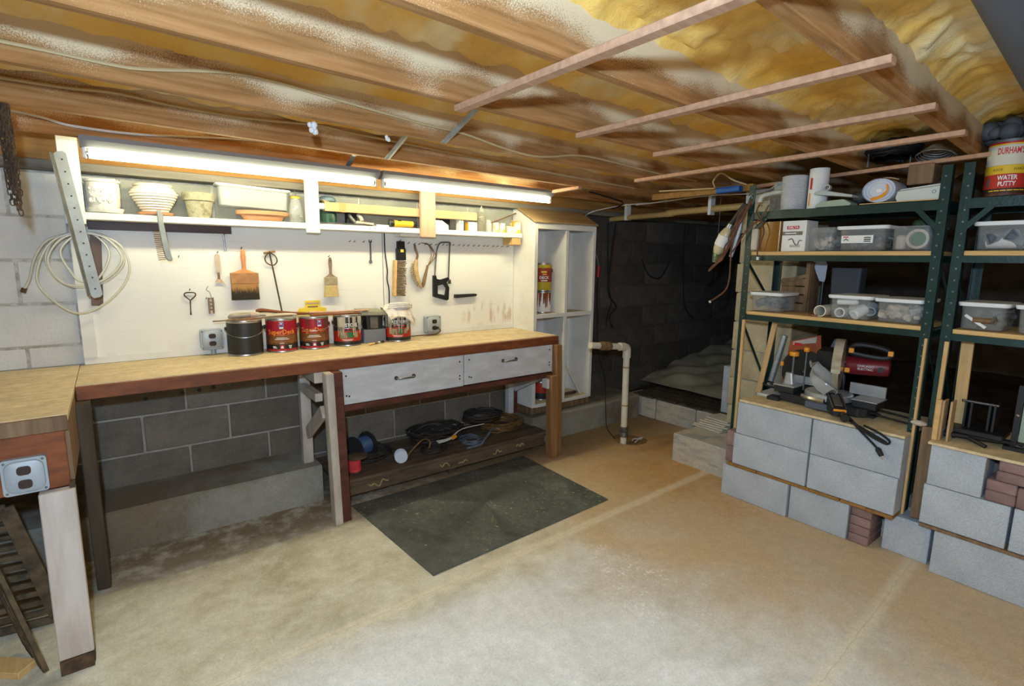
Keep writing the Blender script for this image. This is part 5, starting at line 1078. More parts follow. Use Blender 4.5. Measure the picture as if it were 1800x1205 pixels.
t_ = thing('product_carton', (3.09, 1.398, S2), 'white carton with red brand panel and faucet picture', 'box')
part('carton', G().bb(3.025, 3.16, 1.334, 1.462, S2, S2+.166), W['paperwhite'], t_, bev=.001)
part('red_panel', G().bb(3.0235, 3.0245, 1.372, 1.437, S2+.120, S2+.138), W['letterred'], t_); ftext('DELTA', .016, 'letterwhite', t_, 3.0230, 1.403, S2+.129, sx=1.15, bold=.0004)
part('grey_band', G().bb(3.0235, 3.0245, 1.352, 1.4615, S2+.088, S2+.108), W['dull'], t_); part('print_line', G().bb(3.0228, 3.0234, 1.385, 1.445, S2+.0955, S2+.1005), W['letterwhite'], t_)
fa = part('faucet_picture', G().tube(spl([(3.0238, 1.425, S2+.062), (3.0238, 1.405, S2+.068), (3.0238, 1.392, S2+.045), (3.0238, 1.378, S2+.032)], 4), .0028, 5), W['dull'], t_)
part('faucet_picture', G().tube(spl([(3.0238, 1.352, S2+.056), (3.0238, 1.366, S2+.058), (3.0238, 1.374, S2+.034)], 4), .0028, 5), W['dull'], t_); part('faucet_picture', G().bb(3.0232, 3.0242, 1.360, 1.415, S2+.022, S2+.036), W['beige_paint'], t_)
W['amber'] = pm('amber_plastic', (.30, .13, .012), (.20, .08, .008), 4, r=.2, spec=.6, al=.93)
t_ = thing('amber_box', (3.09, 1.54, S2), 'amber brown translucent plastic box at the left end of the upper shelf', 'box')
part('shell', G().loft([rrect(.15, .145, .012, 0, 4, 3.09, 1.546), rrect(.155, .15, .012, .166, 4, 3.09, 1.546)]), W['amber'], t_, local=False) if False else part('shell', G().loft([rrect(.15, .145, .012, 0, 4), rrect(.155, .150, .012, .166, 4)]), W['amber'], t_, smooth=True, local=True)
part('dark_wedge', G().loft([[(-.0765, y, z) for y, z in ((.06, .002), (-.06, .002), (-.02, .04), (.03, .075))], [(-.0785, y, z) for y, z in ((.06, .002), (-.06, .002), (-.02, .04), (.03, .075))]]), W['blackcord'], t_, local=True) if False else None
single('white_packet', G().bb(2.99, 3.012, 1.585, 1.622, S2+.008, S2+.128), W['beige_paint'], 'cream carton end hung at the left post beside amber box', 'packet', bev=.003)
# shelf three
t_, wx, wy = bin_(3.02, 3.24, 1.432, 1.622, S3, .106, 'white-lidded bin at the left end of the lower pine shelf'); filler(t_, wx, wy, .106, 14, 'bluewire', .015, .026)
t_, wx, wy = bin_(3.015, 3.26, .985, 1.185, S3, .116, 'white-lidded bin full of white pipe fittings')
for a, b, r_ in (((-.09, .05, .03), (-.03, .05, .03), .026), ((-.10, -.02, .024), (-.05, -.05, .055), .027), ((-.095, .06, .086), (-.095, -.03, .090), .014), ((.02, .0, .04), (.07, .04, .045), .028), ((0, -.06, .04), (.06, -.05, .06), .026)):
    part('pipe_fitting', G().lathe([(r_*.72, 0), (r_, 0), (r_, (Vector(b)-Vector(a)).length), (r_*.72, (Vector(b)-Vector(a)).length)], a, 18, (Vector(b)-Vector(a)).to_track_quat('Z', 'Y').to_matrix(), closed=True), W['lid'], t_, local=True, smooth=True)
t_, wx, wy = bin_(3.02, 3.27, .772, .972, S3, .112, 'white-lidded bin with tan contents beside the paired posts'); filler(t_, wx, wy, .112, 60, 'beige_paint', .010, .02)
t_, wx, wy = bin_(3.02, 3.26, .478, .645, S3, .116, 'white-lidded bin with a copper valve on the right rack'); filler(t_, wx, wy, .09, 10, 'dull', .01, .02); part('copper_valve', G().tube([(-.10, .03, .045), (-.10, -.05, .045)], .016, 12), W['copper'], t_, local=True, smooth=True); part('white_strip', G().box((-.112, .02, .04), (.002, .09, .012), rotm(rx=.6)), W['lid'], t_, local=True)
t_, wx, wy = bin_(3.02, 3.26, .25, .455, S3, .116, 'white-lidded bin cut off at the right picture edge'); filler(t_, wx, wy, .09, 10, 'dull', .01, .02)
single('pipe_offcut', G().lathe([(.026, 0), (.031, 0), (.031, .2), (.026, .2)], (3.02, 1.222, S3+.0315), 22, rotm(ry=pi/2), closed=True), W['pvc'], 'short cream pipe offcut lying beside the fittings bin', 'pipe', smooth=True)
single('wood_scrap', G().box((3.05, 1.265, S3+.006), (.11, .03, .011), rotm(rz=.5)), W['redwood'], 'red-brown wood scrap lying beside the pipe offcut', 'scrap')
cr = thing('wooden_crate', (3.32, 1.46, S3), 'old dark slatted wooden crate at the back of the lower shelf', 'crate')
for k in range(4): part('slat', G().bb(3.255, 3.265, 1.395, 1.548, S3+.002+k*.05, S3+.044+k*.05), W['old_wood'], cr)
part('upright', G().bb(3.245, 3.2545, 1.388, 1.41, S3, S3+.29), W['old_wood'], cr); part('upright', G().bb(3.2665, 3.38, 1.388, 1.40, S3, S3+.29), W['old_wood'], cr); part('slanted_rail', G().loft([[(x, 1.41, S3+.20), (x, 1.41, S3+.22), (x, 1.55, S3+.185), (x, 1.55, S3+.165)] for x in (3.245, 3.2545)]), W['old_wood'], cr)
single('blue_grey_tub', G().loft([rrect(.09, .14, .012, S3, 3, 3.335, 1.215), rrect(.095, .155, .012, S3+.26, 3, 3.335, 1.215)]), flat('slate_plastic', (.045, .055, .075), .6), 'slate blue plastic tub standing at the back of the lower shelf', 'tub')
single('foil_bag', G().loft([[(3.30, 1.40, 1.42), (3.33, 1.37, 1.42), (3.34, 1.35, 1.43)], [(3.30, 1.38, 1.36), (3.33, 1.345, 1.37), (3.34, 1.335, 1.40)], [(3.30, 1.355, 1.305), (3.32, 1.335, 1.30), (3.33, 1.335, 1.32)]]), flat('blue_white_film', (.45, .52, .62), .25), 'shiny blue-white bag hanging in the dark behind the crate', 'bag', smooth=True)
single('bag_stand', G().cyl((3.325, 1.345, S3), (3.325, 1.345, 1.31), .008, n=8), W['black'], 'dark peg holding the shiny bag behind the crate', 'peg')
# top shelf
hw = thing('hose_roll', (3.09, 1.448, S1), 'tall roll of white corrugated hose on the top shelf', 'hose roll')
prof = []
for i in range(24): z = .002+i*.0077; prof += [(.064, z), (.067, z+.0038)]
part('coils', G().lathe([(.03, .001)]+prof+[(.055, .188), (.03, .188)], (0, 0, 0), 28), flat('white_hose', (.55, .56, .58), .4), hw, smooth=True, local=True)
pt = thing('paper_roll', (3.09, 1.322, S1), 'white printed paper roll standing beside the hose roll', 'paper roll')
part('roll', G().lathe([(.048, 0), (.048, .21), (.020, .212), (.018, .20)], (0, 0, 0), 24), W['paperwhite'], pt, smooth=True, local=True)
part('red_print', G().bb(-.0496, -.0486, .012, .022, .10, .16), W['letterred'], pt, local=True); part('red_print', G().bb(-.0475, -.0465, .018, .024, .015, .08), W['letterorange'], pt, local=True)
tr = thing('plastic_holder', (3.06, 1.20, S1), 'pale grey and green plastic holders stacked on the top shelf', 'holder')
gg_ = flat('pale_green', (.34, .42, .32), .5); gy_ = flat('pale_grey', (.46, .49, .47), .5)
part('green_base', G().loft([[(x, 1.295, S1), (x, 1.13, S1), (x, 1.125, S1+.012), (x, 1.16, S1+.034), (x, 1.27, S1+.030), (x, 1.295, S1+.012)] for x in (3.01, 3.10)]), gg_, tr, bev=.002)
part('grey_holder', G().loft([[(x, 1.305, S1+.068), (x, 1.12, S1+.040), (x, 1.12, S1+.052), (x, 1.18, S1+.066), (x, 1.265, S1+.088), (x, 1.30, S1+.080)] for x in (3.0, 3.10)]), gy_, tr, bev=.002)
part('ring', G().lathe([(.010, 0), (.016, 0), (.016, .02), (.010, .02)], (3.02, 1.25, S1+.10), 14, rotm(ry=pi/2), closed=True), gy_, tr, smooth=True)
part('dark_body', G().tube([(3.10, 1.14, S1+.04), (3.13, 1.105, S1+.05)], .028, 12), W['dull'], tr, smooth=True)
rl = thing('paper_roll', (3.08, 1.01, S1+.004), 'loosely rolled white sheet with an orange streak on the top shelf', 'roll')
for k in range(5):
    r_ = .058-.011*k; a0 = .3*k
    part('wrap', G().loft([[(x, r_*1.22*cos(a)*s_, .0585+r_*sin(a)*s_) for a in [2*pi*i/24 for i in range(24)] for s_ in (1,)] for x in (-.07+.004*k, .10)], cap=False), flat('bluish_paper%d' % k, (.62-.03*k, .64-.03*k, .70-.03*k), .6), rl, local=True, smooth=True)
part('core', G().loft([[(-.062, .012*cos(2*pi*i/14), .0585+.009*sin(2*pi*i/14)) for i in range(14)], [(.09, .012*cos(2*pi*i/14), .0585+.009*sin(2*pi*i/14)) for i in range(14)]]), W['paperwhite'], rl, local=True, smooth=True)
part('roll_face', G().loft([[(x, .069*cos(2*pi*i/24), .0585+.056*sin(2*pi*i/24)) for i in range(24)] for x in (-.058, -.05)]), flat('paper_face', (.60, .62, .68), .7), rl, local=True)
part('orange_streak', G().tube(spl([(-.060, -.030, .085), (-.060, -.034, .055), (-.060, -.012, .030), (-.060, .030, .018)], 4), [.005]*6+[.008]*7, 6), W['orange'], rl, local=True)
part('cardboard_rim', G().tube(spl([(.02, .085, .07), (.03, .05, .115), (.03, 0, .128), (.03, -.05, .115)], 4), .003, 5), W['cardboard'], rl, local=True)
wbx = thing('switch_box', (3.10, .845, S1+.004), 'long white plastic box with a round knob mark on the top shelf', 'box')
part('case', G().loft([[(x, .938, S1+.020), (x, .93, S1+.004), (x, .757, S1+.004), (x, .757, S1+.074), (x, .915, S1+.060), (x, .932, S1+.052)] for x in (3.015, 3.16)]), flat('ivory_plastic', (.60, .62, .56), .45), wbx, bev=.002)
part('groove', G().loft([[(x, .93, S1+.050), (x, .757, S1+.063), (x, .757, S1+.0655), (x, .93, S1+.0525)] for x in (3.0135, 3.0145)]), W['dull'], wbx); part('knob_mark', G().lathe([(.006, 0), (.008, 0), (.008, .001), (.006, .001)], (3.0145, .79, S1+.038), 14, rotm(ry=-pi/2), closed=True), W['dull'], wbx)
part('board', G().bb(3.006, 3.20, .77, 1.085, S1+.0002, S1+.0038), W['pine'], wbx)
single('wood_block', G().bb(3.03, 3.13, .805, .905, S1+.0785, S1+.170), W['old_wood'], 'rough brown wood block on top of the white switch box', 'block', bev=.004)
single('grey_junction_box', G().bb(3.22, 3.28, 1.555, 1.63, S1+.10, S1+.185), flat('grey_plate', (.36, .38, .36), .5), 'small grey box behind the hose roll under the ceiling', 'box', bev=.003)
single('timber_offcut', G().bb(3.20, 3.30, 1.40, 1.64, S1, S1+.099), W['grey_wood'], 'weathered timber offcut at the back left of the top shelf', 'timber', bev=.003)
single('pipe_elbow', G().tube(spl([(3.10, 1.645, S1+.06), (3.10, 1.64, S1+.085), (3.10, 1.62, S1+.10), (3.10, 1.56, S1+.108), (3.10, 1.52, S1+.11)], 4), .013, 10), W['pvc'], 'white pipe elbow at the top left post of the rack', 'pipe', smooth=True)
# canister of water putty
wp = thing('putty_canister', (3.085, .560, S1), "round cardboard canister reading DURHAM'S WATER PUTTY on the right rack", 'canister', rz=-math.asin(3.085/math.hypot(3.085, .56)))
R_ = .074
for nm, za, zb, m in (('base_rim', .0, .012, W['maroon']), ('dark_band', .012, .030, flat('dark_brown_band', (.05, .025, .012))), ('red_band', .030, .088, flat('putty_red', (.50, .03, .02))), ('yellow_band', .088, .124, flat('putty_yellow', (.70, .45, .02))), ('cream_band', .124, .205, flat('putty_cream', (.62, .58, .46))), ('yellow_rim', .205, .211, W['yellow']), ('red_rim', .211, .218, W['red'])):
    part(nm, G().lathe([(R_*.97, za), (R_, za+.0004), (R_, zb-.0004), (R_*.97, zb)], (0, 0, 0), 36), m, wp, smooth=True, local=True)
part('lid', G().lathe([(R_*1.01, .218), (R_*1.01, .228), (R_*.95, .230), (.001, .230)], (0, 0, 0), 32), W['dull'], wp, smooth=True, local=True)
ctext(wp, "DURHAM'S", .036, .180, 'letterred', R_, sx=.50, bold=.0009); ctext(wp, 'ROCK', .015, .106, 'letterblack', R_, x=-.034, sx=.85); ctext(wp, 'HARD', .015, .106, 'letterblack', R_, x=.034, sx=.85)
ctext(wp, 'WATER', .026, .072, 'letterwhite', R_, sx=.72, bold=.0006); ctext(wp, 'PUTTY', .026, .047, 'letterwhite', R_, sx=.72, bold=.0006); [cbar(wp, .021, .018, .004, 'yellow', R_, x=-.05+.021*q) for q in range(6)]
part('barcode', G().loft([[(R_*1.002*sin(a), -R_*1.002*cos(a), z) for z in (.040, .072)]+[(R_*.998*sin(a), -R_*.998*cos(a), z) for z in (.072, .040)] for a in (-.98, -.88, -.80)]), W['dull'], wp, local=True)
# ------------------------------------------------------------------ miter saw
ms = thing('miter_saw', (3.15, 1.17, .609), 'miter saw with clear blade guard, red motor and orange knobs', 'miter saw')
MZ = .6095; alu = pm('cast_aluminium', (.55, .57, .58), (.45, .47, .48), 14, r=.4, m=.5); dk = flat('dark_casting', (.022, .024, .028), .5)
part('base_casting', G().loft([[(3.045, 1.40, z), (3.03, 1.25, z), (3.02, .99, z), (3.05, .955, z), (3.24, .955, z), (3.24, 1.40, z)] for z in (MZ+.012, MZ+.055)]), dk, ms, bev=.004)
for y in (1.385, .975): part('side_table', G().loft([[(x, y+s*.055 if True else y, z) for x, s in ((3.05, -1), (3.05, 1), (3.18, 1), (3.18, -1))] for z in (MZ+.0555, MZ+.092)]), dk, ms, bev=.003); part('table_top', G().bb(3.045, 3.19, y-.06, y+.06, MZ+.0925, MZ+.098), alu, ms, bev=.001)
part('turntable', G().lathe([(.11, 0), (.118, .006), (.118, .034), (.112, .040), (.001, .040)], (3.12, 1.17, MZ+.056), 32), alu, ms, smooth=True)
part('scale_plate', G().tube(spl([(3.03, 1.27, MZ+.066), (2.995, 1.21, MZ+.066), (2.99, 1.14, MZ+.066)], 4), .013, 6), W['steel'], ms, smooth=True)
part('front_skirt', G().bb(2.995, 3.03, 1.085, 1.24, MZ+.012, MZ+.05), flat('slate_skirt', (.10, .12, .16), .5), ms, bev=.004)
ar = Vector((3.06, 1.125, MZ+.085)); ae = Vector((2.915, 1.035, MZ+.055))
d_ = (ae-ar).normalized(); u_ = Vector((-d_.y, d_.x, 0)).normalized()
part('control_arm', G().loft([[p+u_*s*wd+Vector((0, 0, z)) for s, z in ((-1, -h1), (1, -h1), (1, h2), (-1, h2))] for p, wd, h1, h2 in ((ar, .038, .05, .022), (lerp(ar, ae, .6), .036, .045, .018), (ae, .033, .032, .008))]), W['black'], ms, bev=.003)
part('arm_channel', G().loft([[p+u_*s*.018+Vector((0, 0, z)) for s, z in ((-1, .0), (1, .0), (1, .004), (-1, .004))] for p in (lerp(ar, ae, .15)+Vector((0, 0, .020)), lerp(ar, ae, .85)+Vector((0, 0, .0125)))]), W['dull'], ms)
part('arm_rail', G().tube([lerp(ar, ae, .1)+u_*.03+Vector((0, 0, .024)), lerp(ar, ae, .95)+u_*.03+Vector((0, 0, .012))], .003, 6), W['steel'], ms); part('arm_rail', G().tube([lerp(ar, ae, .1)-u_*.03+Vector((0, 0, .024)), lerp(ar, ae, .95)-u_*.03+Vector((0, 0, .012))], .003, 6), W['steel'], ms)
part('lock_clip', G().loft([[ae+d_*.001+u_*a+Vector((0, 0, z)) for a, z in ((.030, -.028), (.030, .006), (-.028, .006), (-.028, -.004), (.018, -.004), (.020, -.028))], [ae+d_*.005+u_*a+Vector((0, 0, z)) for a, z in ((.030, -.028), (.030, .006), (-.028, .006), (-.028, -.004), (.018, -.004), (.020, -.028))]]), W['orange'], ms)
part('lock_knob', G().tube([ae+Vector((.01, -.012, -.018)), ae+Vector((-.045, -.045, -.024))], [.016, .020], 14), W['black'], ms, smooth=True)
for ya, yb in ((1.205, 1.43), (.92, 1.09)): part('fence', G().bb(3.172, 3.186, ya, yb, MZ+.0985, MZ+.160 if ya < 1.1 else MZ+.145), alu, ms, bev=.002)
gc = Vector((3.09, 1.12, .868)); gr_ = .135
grd = []
for i in range(21): a = radians(-60+220*i/20); grd.append((gr_*cos(a), gr_*sin(a)))
def disc_shell(r0, r1, a0, a1, y0, y1, n=22):
    g = G(); L = []
    for i in range(n+1):
        a = radians(a0+(a1-a0)*i/n); c_, s_ = cos(a), sin(a)
        L.append([(gc.x+r0*c_, y0, gc.z+r0*s_), (gc.x+r1*c_, y0+.006, gc.z+r1*s_), (gc.x+r1*c_, y1-.006, gc.z+r1*s_), (gc.x+r0*c_, y1, gc.z+r0*s_)])
    return g.loft(L)
W['guard'] = pm('smoked_clear_guard', (.55, .52, .42), (.40, .36, .26), 6, r=.12, spec=.8, al=.62)
part('upper_guard', disc_shell(.03, .142, 20, 190, 1.098, 1.152), pm('worn_guard', (.66, .61, .50), (.42, .36, .25), 7, (1, 1, 2), r=.12, m=.2, spec=.9, al=.85), ms, smooth=True)
part('lower_guard', disc_shell(.04, .138, 190, 350, 1.105, 1.146), W['guard'], ms, smooth=True)
part('blade', G().lathe([(.12, -.001), (.12, .001), (.001, .0012)], gc, 40, rotm(rx=pi/2)), W['steel'], ms)
part('dust_nozzle', G().loft([rrect(.06, .05, .012, 0, 3, 3.05, 1.215), rrect(.05, .045, .01, .06, 3, 3.06, 1.19)]), W['black'], ms) if False else None
part('saw_arm', G().loft([[(3.16, 1.15, MZ+.10), (3.26, 1.15, MZ+.08), (3.26, 1.24, MZ+.08), (3.16, 1.24, MZ+.10)], [(3.10, 1.155, .86), (3.22, 1.155, .90), (3.22, 1.25, .90), (3.10, 1.25, .86)], [(3.08, 1.16, .93), (3.16, 1.16, .95), (3.16, 1.24, .95), (3.08, 1.24, .93)]]), W['black'], ms, bev=.006)
part('motor', G().tube([(3.13, 1.095, .868), (3.13, 1.085, .868), (3.13, .925, .872), (3.13, .905, .872), (3.13, .898, .872)], [.046, .050, .047, .043, .030], 22), flat('motor_red', (.16, .010, .018), .4), ms, smooth=True)
ftext('CHICAGO', .016, 'letterwhite', ms, 3.079, 1.005, .876, sx=1); ftext('ELECTRIC', .016, 'letterwhite', ms, 3.0795, 1.005, .860, sx=1)
part('motor_vent', G().lathe([(.001, 0), (.014, 0), (.014, .002), (.001, .002)], (3.082, .938, .866), 16, rotm(ry=-pi/2)), W['black'], ms)
part('handle_frame', G().tube(spl([(3.10, 1.085, .945), (3.09, 1.06, .985), (3.09, .98, .985), (3.09, .92, .970), (3.10, .90, .945), (3.10, .93, .925), (3.10, 1.02, .93)], 4, True), .014, 8, closed=True), W['black'], ms, smooth=True)
for p in ((3.075, 1.075, .955), (3.078, .905, .955), (3.075, 1.085, .848)): part('orange_clip', G().box(p, (.012, .024, .026)), W['orange'], ms, bev=.003)
for p, r_ in (((3.12, 1.375, .875), .026), ((3.15, 1.32, .905), .016), ((3.08, 1.42, .815), .009)): part('orange_knob', G().lathe([(r_*.9, 0), (r_, .003), (r_, .022), (r_*.9, .025)], p, 14), W['orange'], ms, smooth=True)
part('clamp_post', G().cyl((3.12, 1.375, MZ+.099), (3.12, 1.375, .875), .007, n=8), W['dull'], ms); part('clamp_post', G().cyl((3.08, 1.42, MZ+.099), (3.08, 1.42, .815), .004, n=8), W['dull'], ms); part('clamp_post', G().cyl((3.15, 1.32, MZ+.07), (3.15, 1.32, .905), .005, n=8), W['dull'], ms)
part('clamp_pad', G().loft([rrect(.05, .06, .012, MZ+.0985, 3, 3.12, 1.385), rrect(.03, .04, .01, MZ+.165, 3, 3.12, 1.39)]), alu, ms, bev=.002)
part('foot', G().bb(3.03, 3.10, 1.40, 1.47, MZ, MZ+.022), dk, ms, bev=.004); part('foot', G().bb(3.10, 3.20, .94, .99, MZ, MZ+.0115), dk, ms)
part('foot', G().bb(3.15, 3.22, 1.33, 1.40, MZ, MZ+.0115), dk, ms)
part('extension_loop', G().tube(spl([(3.13, 1.43, MZ+.05), (3.10, 1.50, MZ+.065), (3.10, 1.53, MZ+.075), (3.17, 1.53, MZ+.075), (3.18, 1.45, MZ+.05)], 4), .006, 6), W['black'], ms, smooth=True)
part('extension_loop', G().tube(spl([(3.10, .955, MZ+.03), (3.10, .85, MZ+.02), (3.11, .765, MZ+.015), (3.20, .765, MZ+.015), (3.20, .955, MZ+.03)], 4), .005, 6), W['black'], ms, smooth=True)
Mh = Matrix.Translation(gc-woff(ms)) @ Matrix.Rotation(radians(15), 4, 'Z') @ Matrix.Translation(woff(ms)-gc)
for o in ms.children:
    if o.name.split('.')[0] in ('upper_guard', 'lower_guard', 'blade', 'motor', 'motor_vent', 'lettering', 'handle_frame', 'orange_clip'): o.matrix_local = Mh
# crumpled clear plastic over the blade
def crumple():
    g = G(); L = []
    for j in range(9):
        f = j/8; row = []
        for i in range(14):
            a = 2*pi*i/14; r_ = (.025+.055*sin(pi*min(.95, f+.12)))*(1+.35*noise.noise((cos(a)*2, sin(a)*2, f*4)))
            row.append(Vector((3.035+.04*f+r_*cos(a)*.7, 1.135+.11*f+r_*sin(a)*.7, MZ+.115+.13*f+.02*sin(2*a+f*5))))
        L.append(row)
    return g.loft(L)
part('plastic_wrap', crumple(), flat('crumpled_film', (.60, .62, .64), .12, al=.45, spec=.8), ms, smooth=True)
sc_ = thing('power_cord', (2.9, .9, .5), 'black saw cord looped over the blocks with its plug hanging', 'cord')
ca = [(3.0, 1.02, MZ+.012), (2.93, .99, MZ+.010), (2.882, .945, .622), (2.876, .88, .585), (2.874, .81, .562), (2.876, .795, .578), (2.878, .84, .605), (2.884, .91, .624)]
part('lead', G().tube(spl(ca, 6), .0055, 7), W['blackcord'], sc_, smooth=True)
part('lead', G().tube(spl([(2.95, 1.0, MZ+.020), (2.885, .955, .628), (2.870, .90, .598), (2.866, .83, .570), (2.868, .805, .570), (2.872, .86, .592), (2.882, .93, .615)], 6), .0055, 7), W['blackcord'], sc_, smooth=True)
pg = part('lead', G().tube(spl([(2.96, .99, MZ+.008), (2.882, .94, .610), (2.874, .875, .560), (2.874, .84, .530)], 6), .0055, 7), W['blackcord'], sc_, smooth=True)
part('plug', G().tube([(2.874, .842, .532), (2.874, .835, .524), (2.873, .818, .498)], [.008, .013, .011], 10), W['rubber'], pg, smooth=True)
for s in (-1, 1): part('prong', G().tube([(2.873+.004*s, .817, .498), (2.873+.004*s, .810, .484)], .0018, 5), W['steel'], pg)
# boards, tube and circular saw blade behind the saw
single('white_board', G().bb(3.08, 3.26, 1.475, 1.555, MZ, MZ+.016), W['white_old'], 'short painted board lying under the left end of the saw', 'board', bev=.002)
single('grey_tube', G().cyl((3.375, 1.625, MZ), (3.395, 1.565, .95), .018, n=12), W['galv'], 'grey metal tube leaning in the left corner behind the saw', 'tube', smooth=True)
bl = thing('saw_blade_pack', (3.36, 1.42, MZ), 'dark circular saw blade on an orange and cream card', 'saw blade')
part('card', G().loft([[(x, 1.535, MZ), (x, 1.29, MZ), (x, 1.33, .985), (x, 1.505, .925)] for x in (3.34, 3.345)]), flat('orange_card', (.40, .09, .03), .6), bl)
part('cream_panel', G().loft([[(x, 1.485, .905), (x, 1.352, .935), (x, 1.35, .972), (x, 1.485, .925)] for x in (3.3375, 3.3395)]), W['beige_paint'], bl); part('red_tag', G().bb(3.3355, 3.337, 1.43, 1.475, .905, .922), W['letterred'], bl)
part('disc', G().lathe([(.135, 0), (.135, .002), (.001, .0025)], (3.335, 1.405, MZ+.142), 36, rotm(ry=-pi/2)), flat('dark_blade', (.03, .026, .024), .45), bl); part('arbor', G().lathe([(.005, 0), (.005, .002), (.001, .002)], (3.332, 1.405, MZ+.142), 10, rotm(ry=-pi/2)), W['steel'], bl)
single('plastic_jug', G().loft([rrect(.04, .10, .012, MZ, 3, 3.36, 1.235), rrect(.04, .10, .012, .90, 3, 3.36, 1.235), rrect(.025, .05, .01, .97, 3, 3.36, 1.235)]), flat('blue_grey_jug', (.12, .14, .19), .5), 'blue-grey jug standing behind the miter saw', 'jug', smooth=True)
# right rack, lower bay
cp = thing('corner_post', (2.96, .63, .615), 'brown ribbed corner guard standing at the plywood edge', 'guard')
part('front_face', G().bb(2.935, 2.955, .635, .655, .6155, .805), W['pine'], cp, bev=.002); part('side_face', G().bb(2.956, 3.02, .628, .636, .6155, .80), W['cardboard'], cp); part('side_face', G().bb(2.956, 3.02, .600, .608, .6155, .80), W['cardboard'], cp)
vs = thing('machine_stand', (3.1, .53, .615), 'black steel stand with two upright plates in the right rack', 'stand')
for y in (.575, .555, .492, .475): part('plate', G().bb(3.06, 3.16, y-.004, y+.004, .675, .795), W['black'], vs)
part('top_rod', G().cyl((3.07, .585, .795), (3.07, .465, .795), .005, n=8), W['dull'], vs); part('base_bar', G().box((3.10, .54, .662), (.16, .22, .022)), W['black'], vs, bev=.003); part('cross_bar', G().box((3.05, .50, .642), (.03, .30, .016), rotm(rz=.35)), W['black'], vs, bev=.003)
part('leg', G().tube([(3.05, .66, .622), (3.05, .60, .622), (3.05, .585, .65)], .009, 8), W['black'], vs); part('leg', G().tube([(3.02, .54, .64), (2.99, .475, .622)], .009, 8), W['black'], vs); part('leg', G().tube([(3.08, .45, .65), (3.08, .37, .625)], .008, 8), W['black'], vs)
part('blue_foot', G().cyl((3.05, .655, .6155), (3.05, .655, .64), .014, n=12), flat('navy_foot', (.02, .03, .10), .4), vs); part('bolt', G().sph((3.07, .588, .796), .006, 8, 5), W['steel'], vs); part('bolt', G().sph((3.045, .655, .645), .006, 8, 5), W['steel'], vs)
bp = thing('upright_clamp', (3.08, .39, .615), 'black upright clamp bar beside the right picture edge', 'clamp')
part('bar', G().bb(3.07, 3.085, .392, .412, .6155, .90), W['black'], bp); part('screw_head', G().sph((3.064, .402, .77), .008, 8, 5), W['steel'], bp); part('green_face', G().bb(3.086, 3.10, .36, .390, .6155, .86), flat('pale_green_face', (.35, .45, .36), .5), bp); part('foot', G().bb(3.04, 3.12, .35, .43, .6155, .63), W['black'], bp)
# ------------------------------------------------------------------ drop light and cords on the left rack post
dl = thing('drop_light', (3.0, 1.80, 1.45), 'caged drop light with black handle hung on the rack end', 'work light')
part('handle', G().tube([(2.985, 1.665, 1.745), (2.985, 1.70, 1.70), (2.985, 1.752, 1.632)], [.016, .019, .016], 12), W['black'], dl, smooth=True)
part('collar', G().tube([(2.985, 1.750, 1.634), (2.985, 1.762, 1.612)], [.020, .022], 12), W['steel'], dl, smooth=True)
dq = (Vector((2.985, 1.835, 1.455))-Vector((2.985, 1.765, 1.608))); bs_ = [(.018, 0), (.026, .012), (.036, .040), (.038, .10), (.034, .14), (.020, .168), (.004, .174)]
part('reflector', G().lathe(bs_, (2.985, 1.762, 1.612), 20, dq.to_track_quat('Z', 'Y').to_matrix()), pm('amber_guard', (.62, .55, .34), (.50, .42, .22), 10, r=.3), dl, smooth=True)
part('label', G().lathe([(.0385, .05), (.0392, .055), (.0392, .11), (.0385, .115)], (2.9835, 1.762, 1.612), 20, dq.to_track_quat('Z', 'Y').to_matrix()), W['paperwhite'], dl, smooth=True)
part('hook', G().tube(spl([(2.985, 1.665, 1.745), (2.985, 1.655, 1.775), (2.99, 1.645, 1.79), (3.0, 1.64, 1.775)], 4), .003, 6), W['galv'], dl, smooth=True)
bc = thing('extension_cord', (3.0, 1.7, 1.17), 'tangled brown extension cord bundled over the rack end', 'cord')
rd = random.Random(13)
for k in range(9):
    j = lambda s=.018: rd.uniform(-s, s)
    part('strand', G().tube(spl([(2.975+j(.01), 1.635+j(), 1.755+j()), (2.965+j(.01), 1.675+j(), 1.68+j()), (2.955+j(.01), 1.715+j(), 1.58+j()), (2.955+j(.01), 1.745+j(), 1.50+j()), (2.96, 1.79+j(), 1.435+j()), (2.962, 1.815+j(.008), 1.40+j(.008))], 5), .004, 6), W['browncord'], bc, smooth=True)
part('loop_end', G().tube(spl([(2.962, 1.80, 1.415), (2.96, 1.845, 1.375), (2.96, 1.862, 1.352), (2.962, 1.84, 1.372), (2.962, 1.79, 1.42)], 5), .006, 7), W['browncord'], bc, smooth=True)
tl_ = part('tail', G().tube(spl([(2.965, 1.705, 1.62), (2.96, 1.722, 1.52), (2.96, 1.722, 1.40), (2.96, 1.722, 1.305), (2.96, 1.745, 1.235), (2.96, 1.835, 1.165)], 6), .005, 7), W['browncord'], bc, smooth=True)
part('plug', G().sph((2.96, 1.838, 1.163), .009, 8, 5), W['pvc'], tl_, smooth=True)
ad = thing('adapter_cord', (2.98, 1.57, 1.43), 'brown lamp cord with white tip dangling over the upper shelf', 'cord')
part('lead', G().tube(spl([(2.99, 1.59, 1.735), (2.985, 1.60, 1.69), (2.982, 1.565, 1.635), (2.98, 1.545, 1.575), (2.98, 1.572, 1.48), (2.98, 1.568, 1.44)], 5), .0045, 6), W['browncord'], ad, smooth=True); part('lead', G().tube(spl([(2.99, 1.535, 1.73), (2.985, 1.57, 1.66), (2.975, 1.64, 1.60), (2.97, 1.70, 1.50), (2.965, 1.735, 1.45)], 5), .0045, 6), W['browncord'], ad, smooth=True)
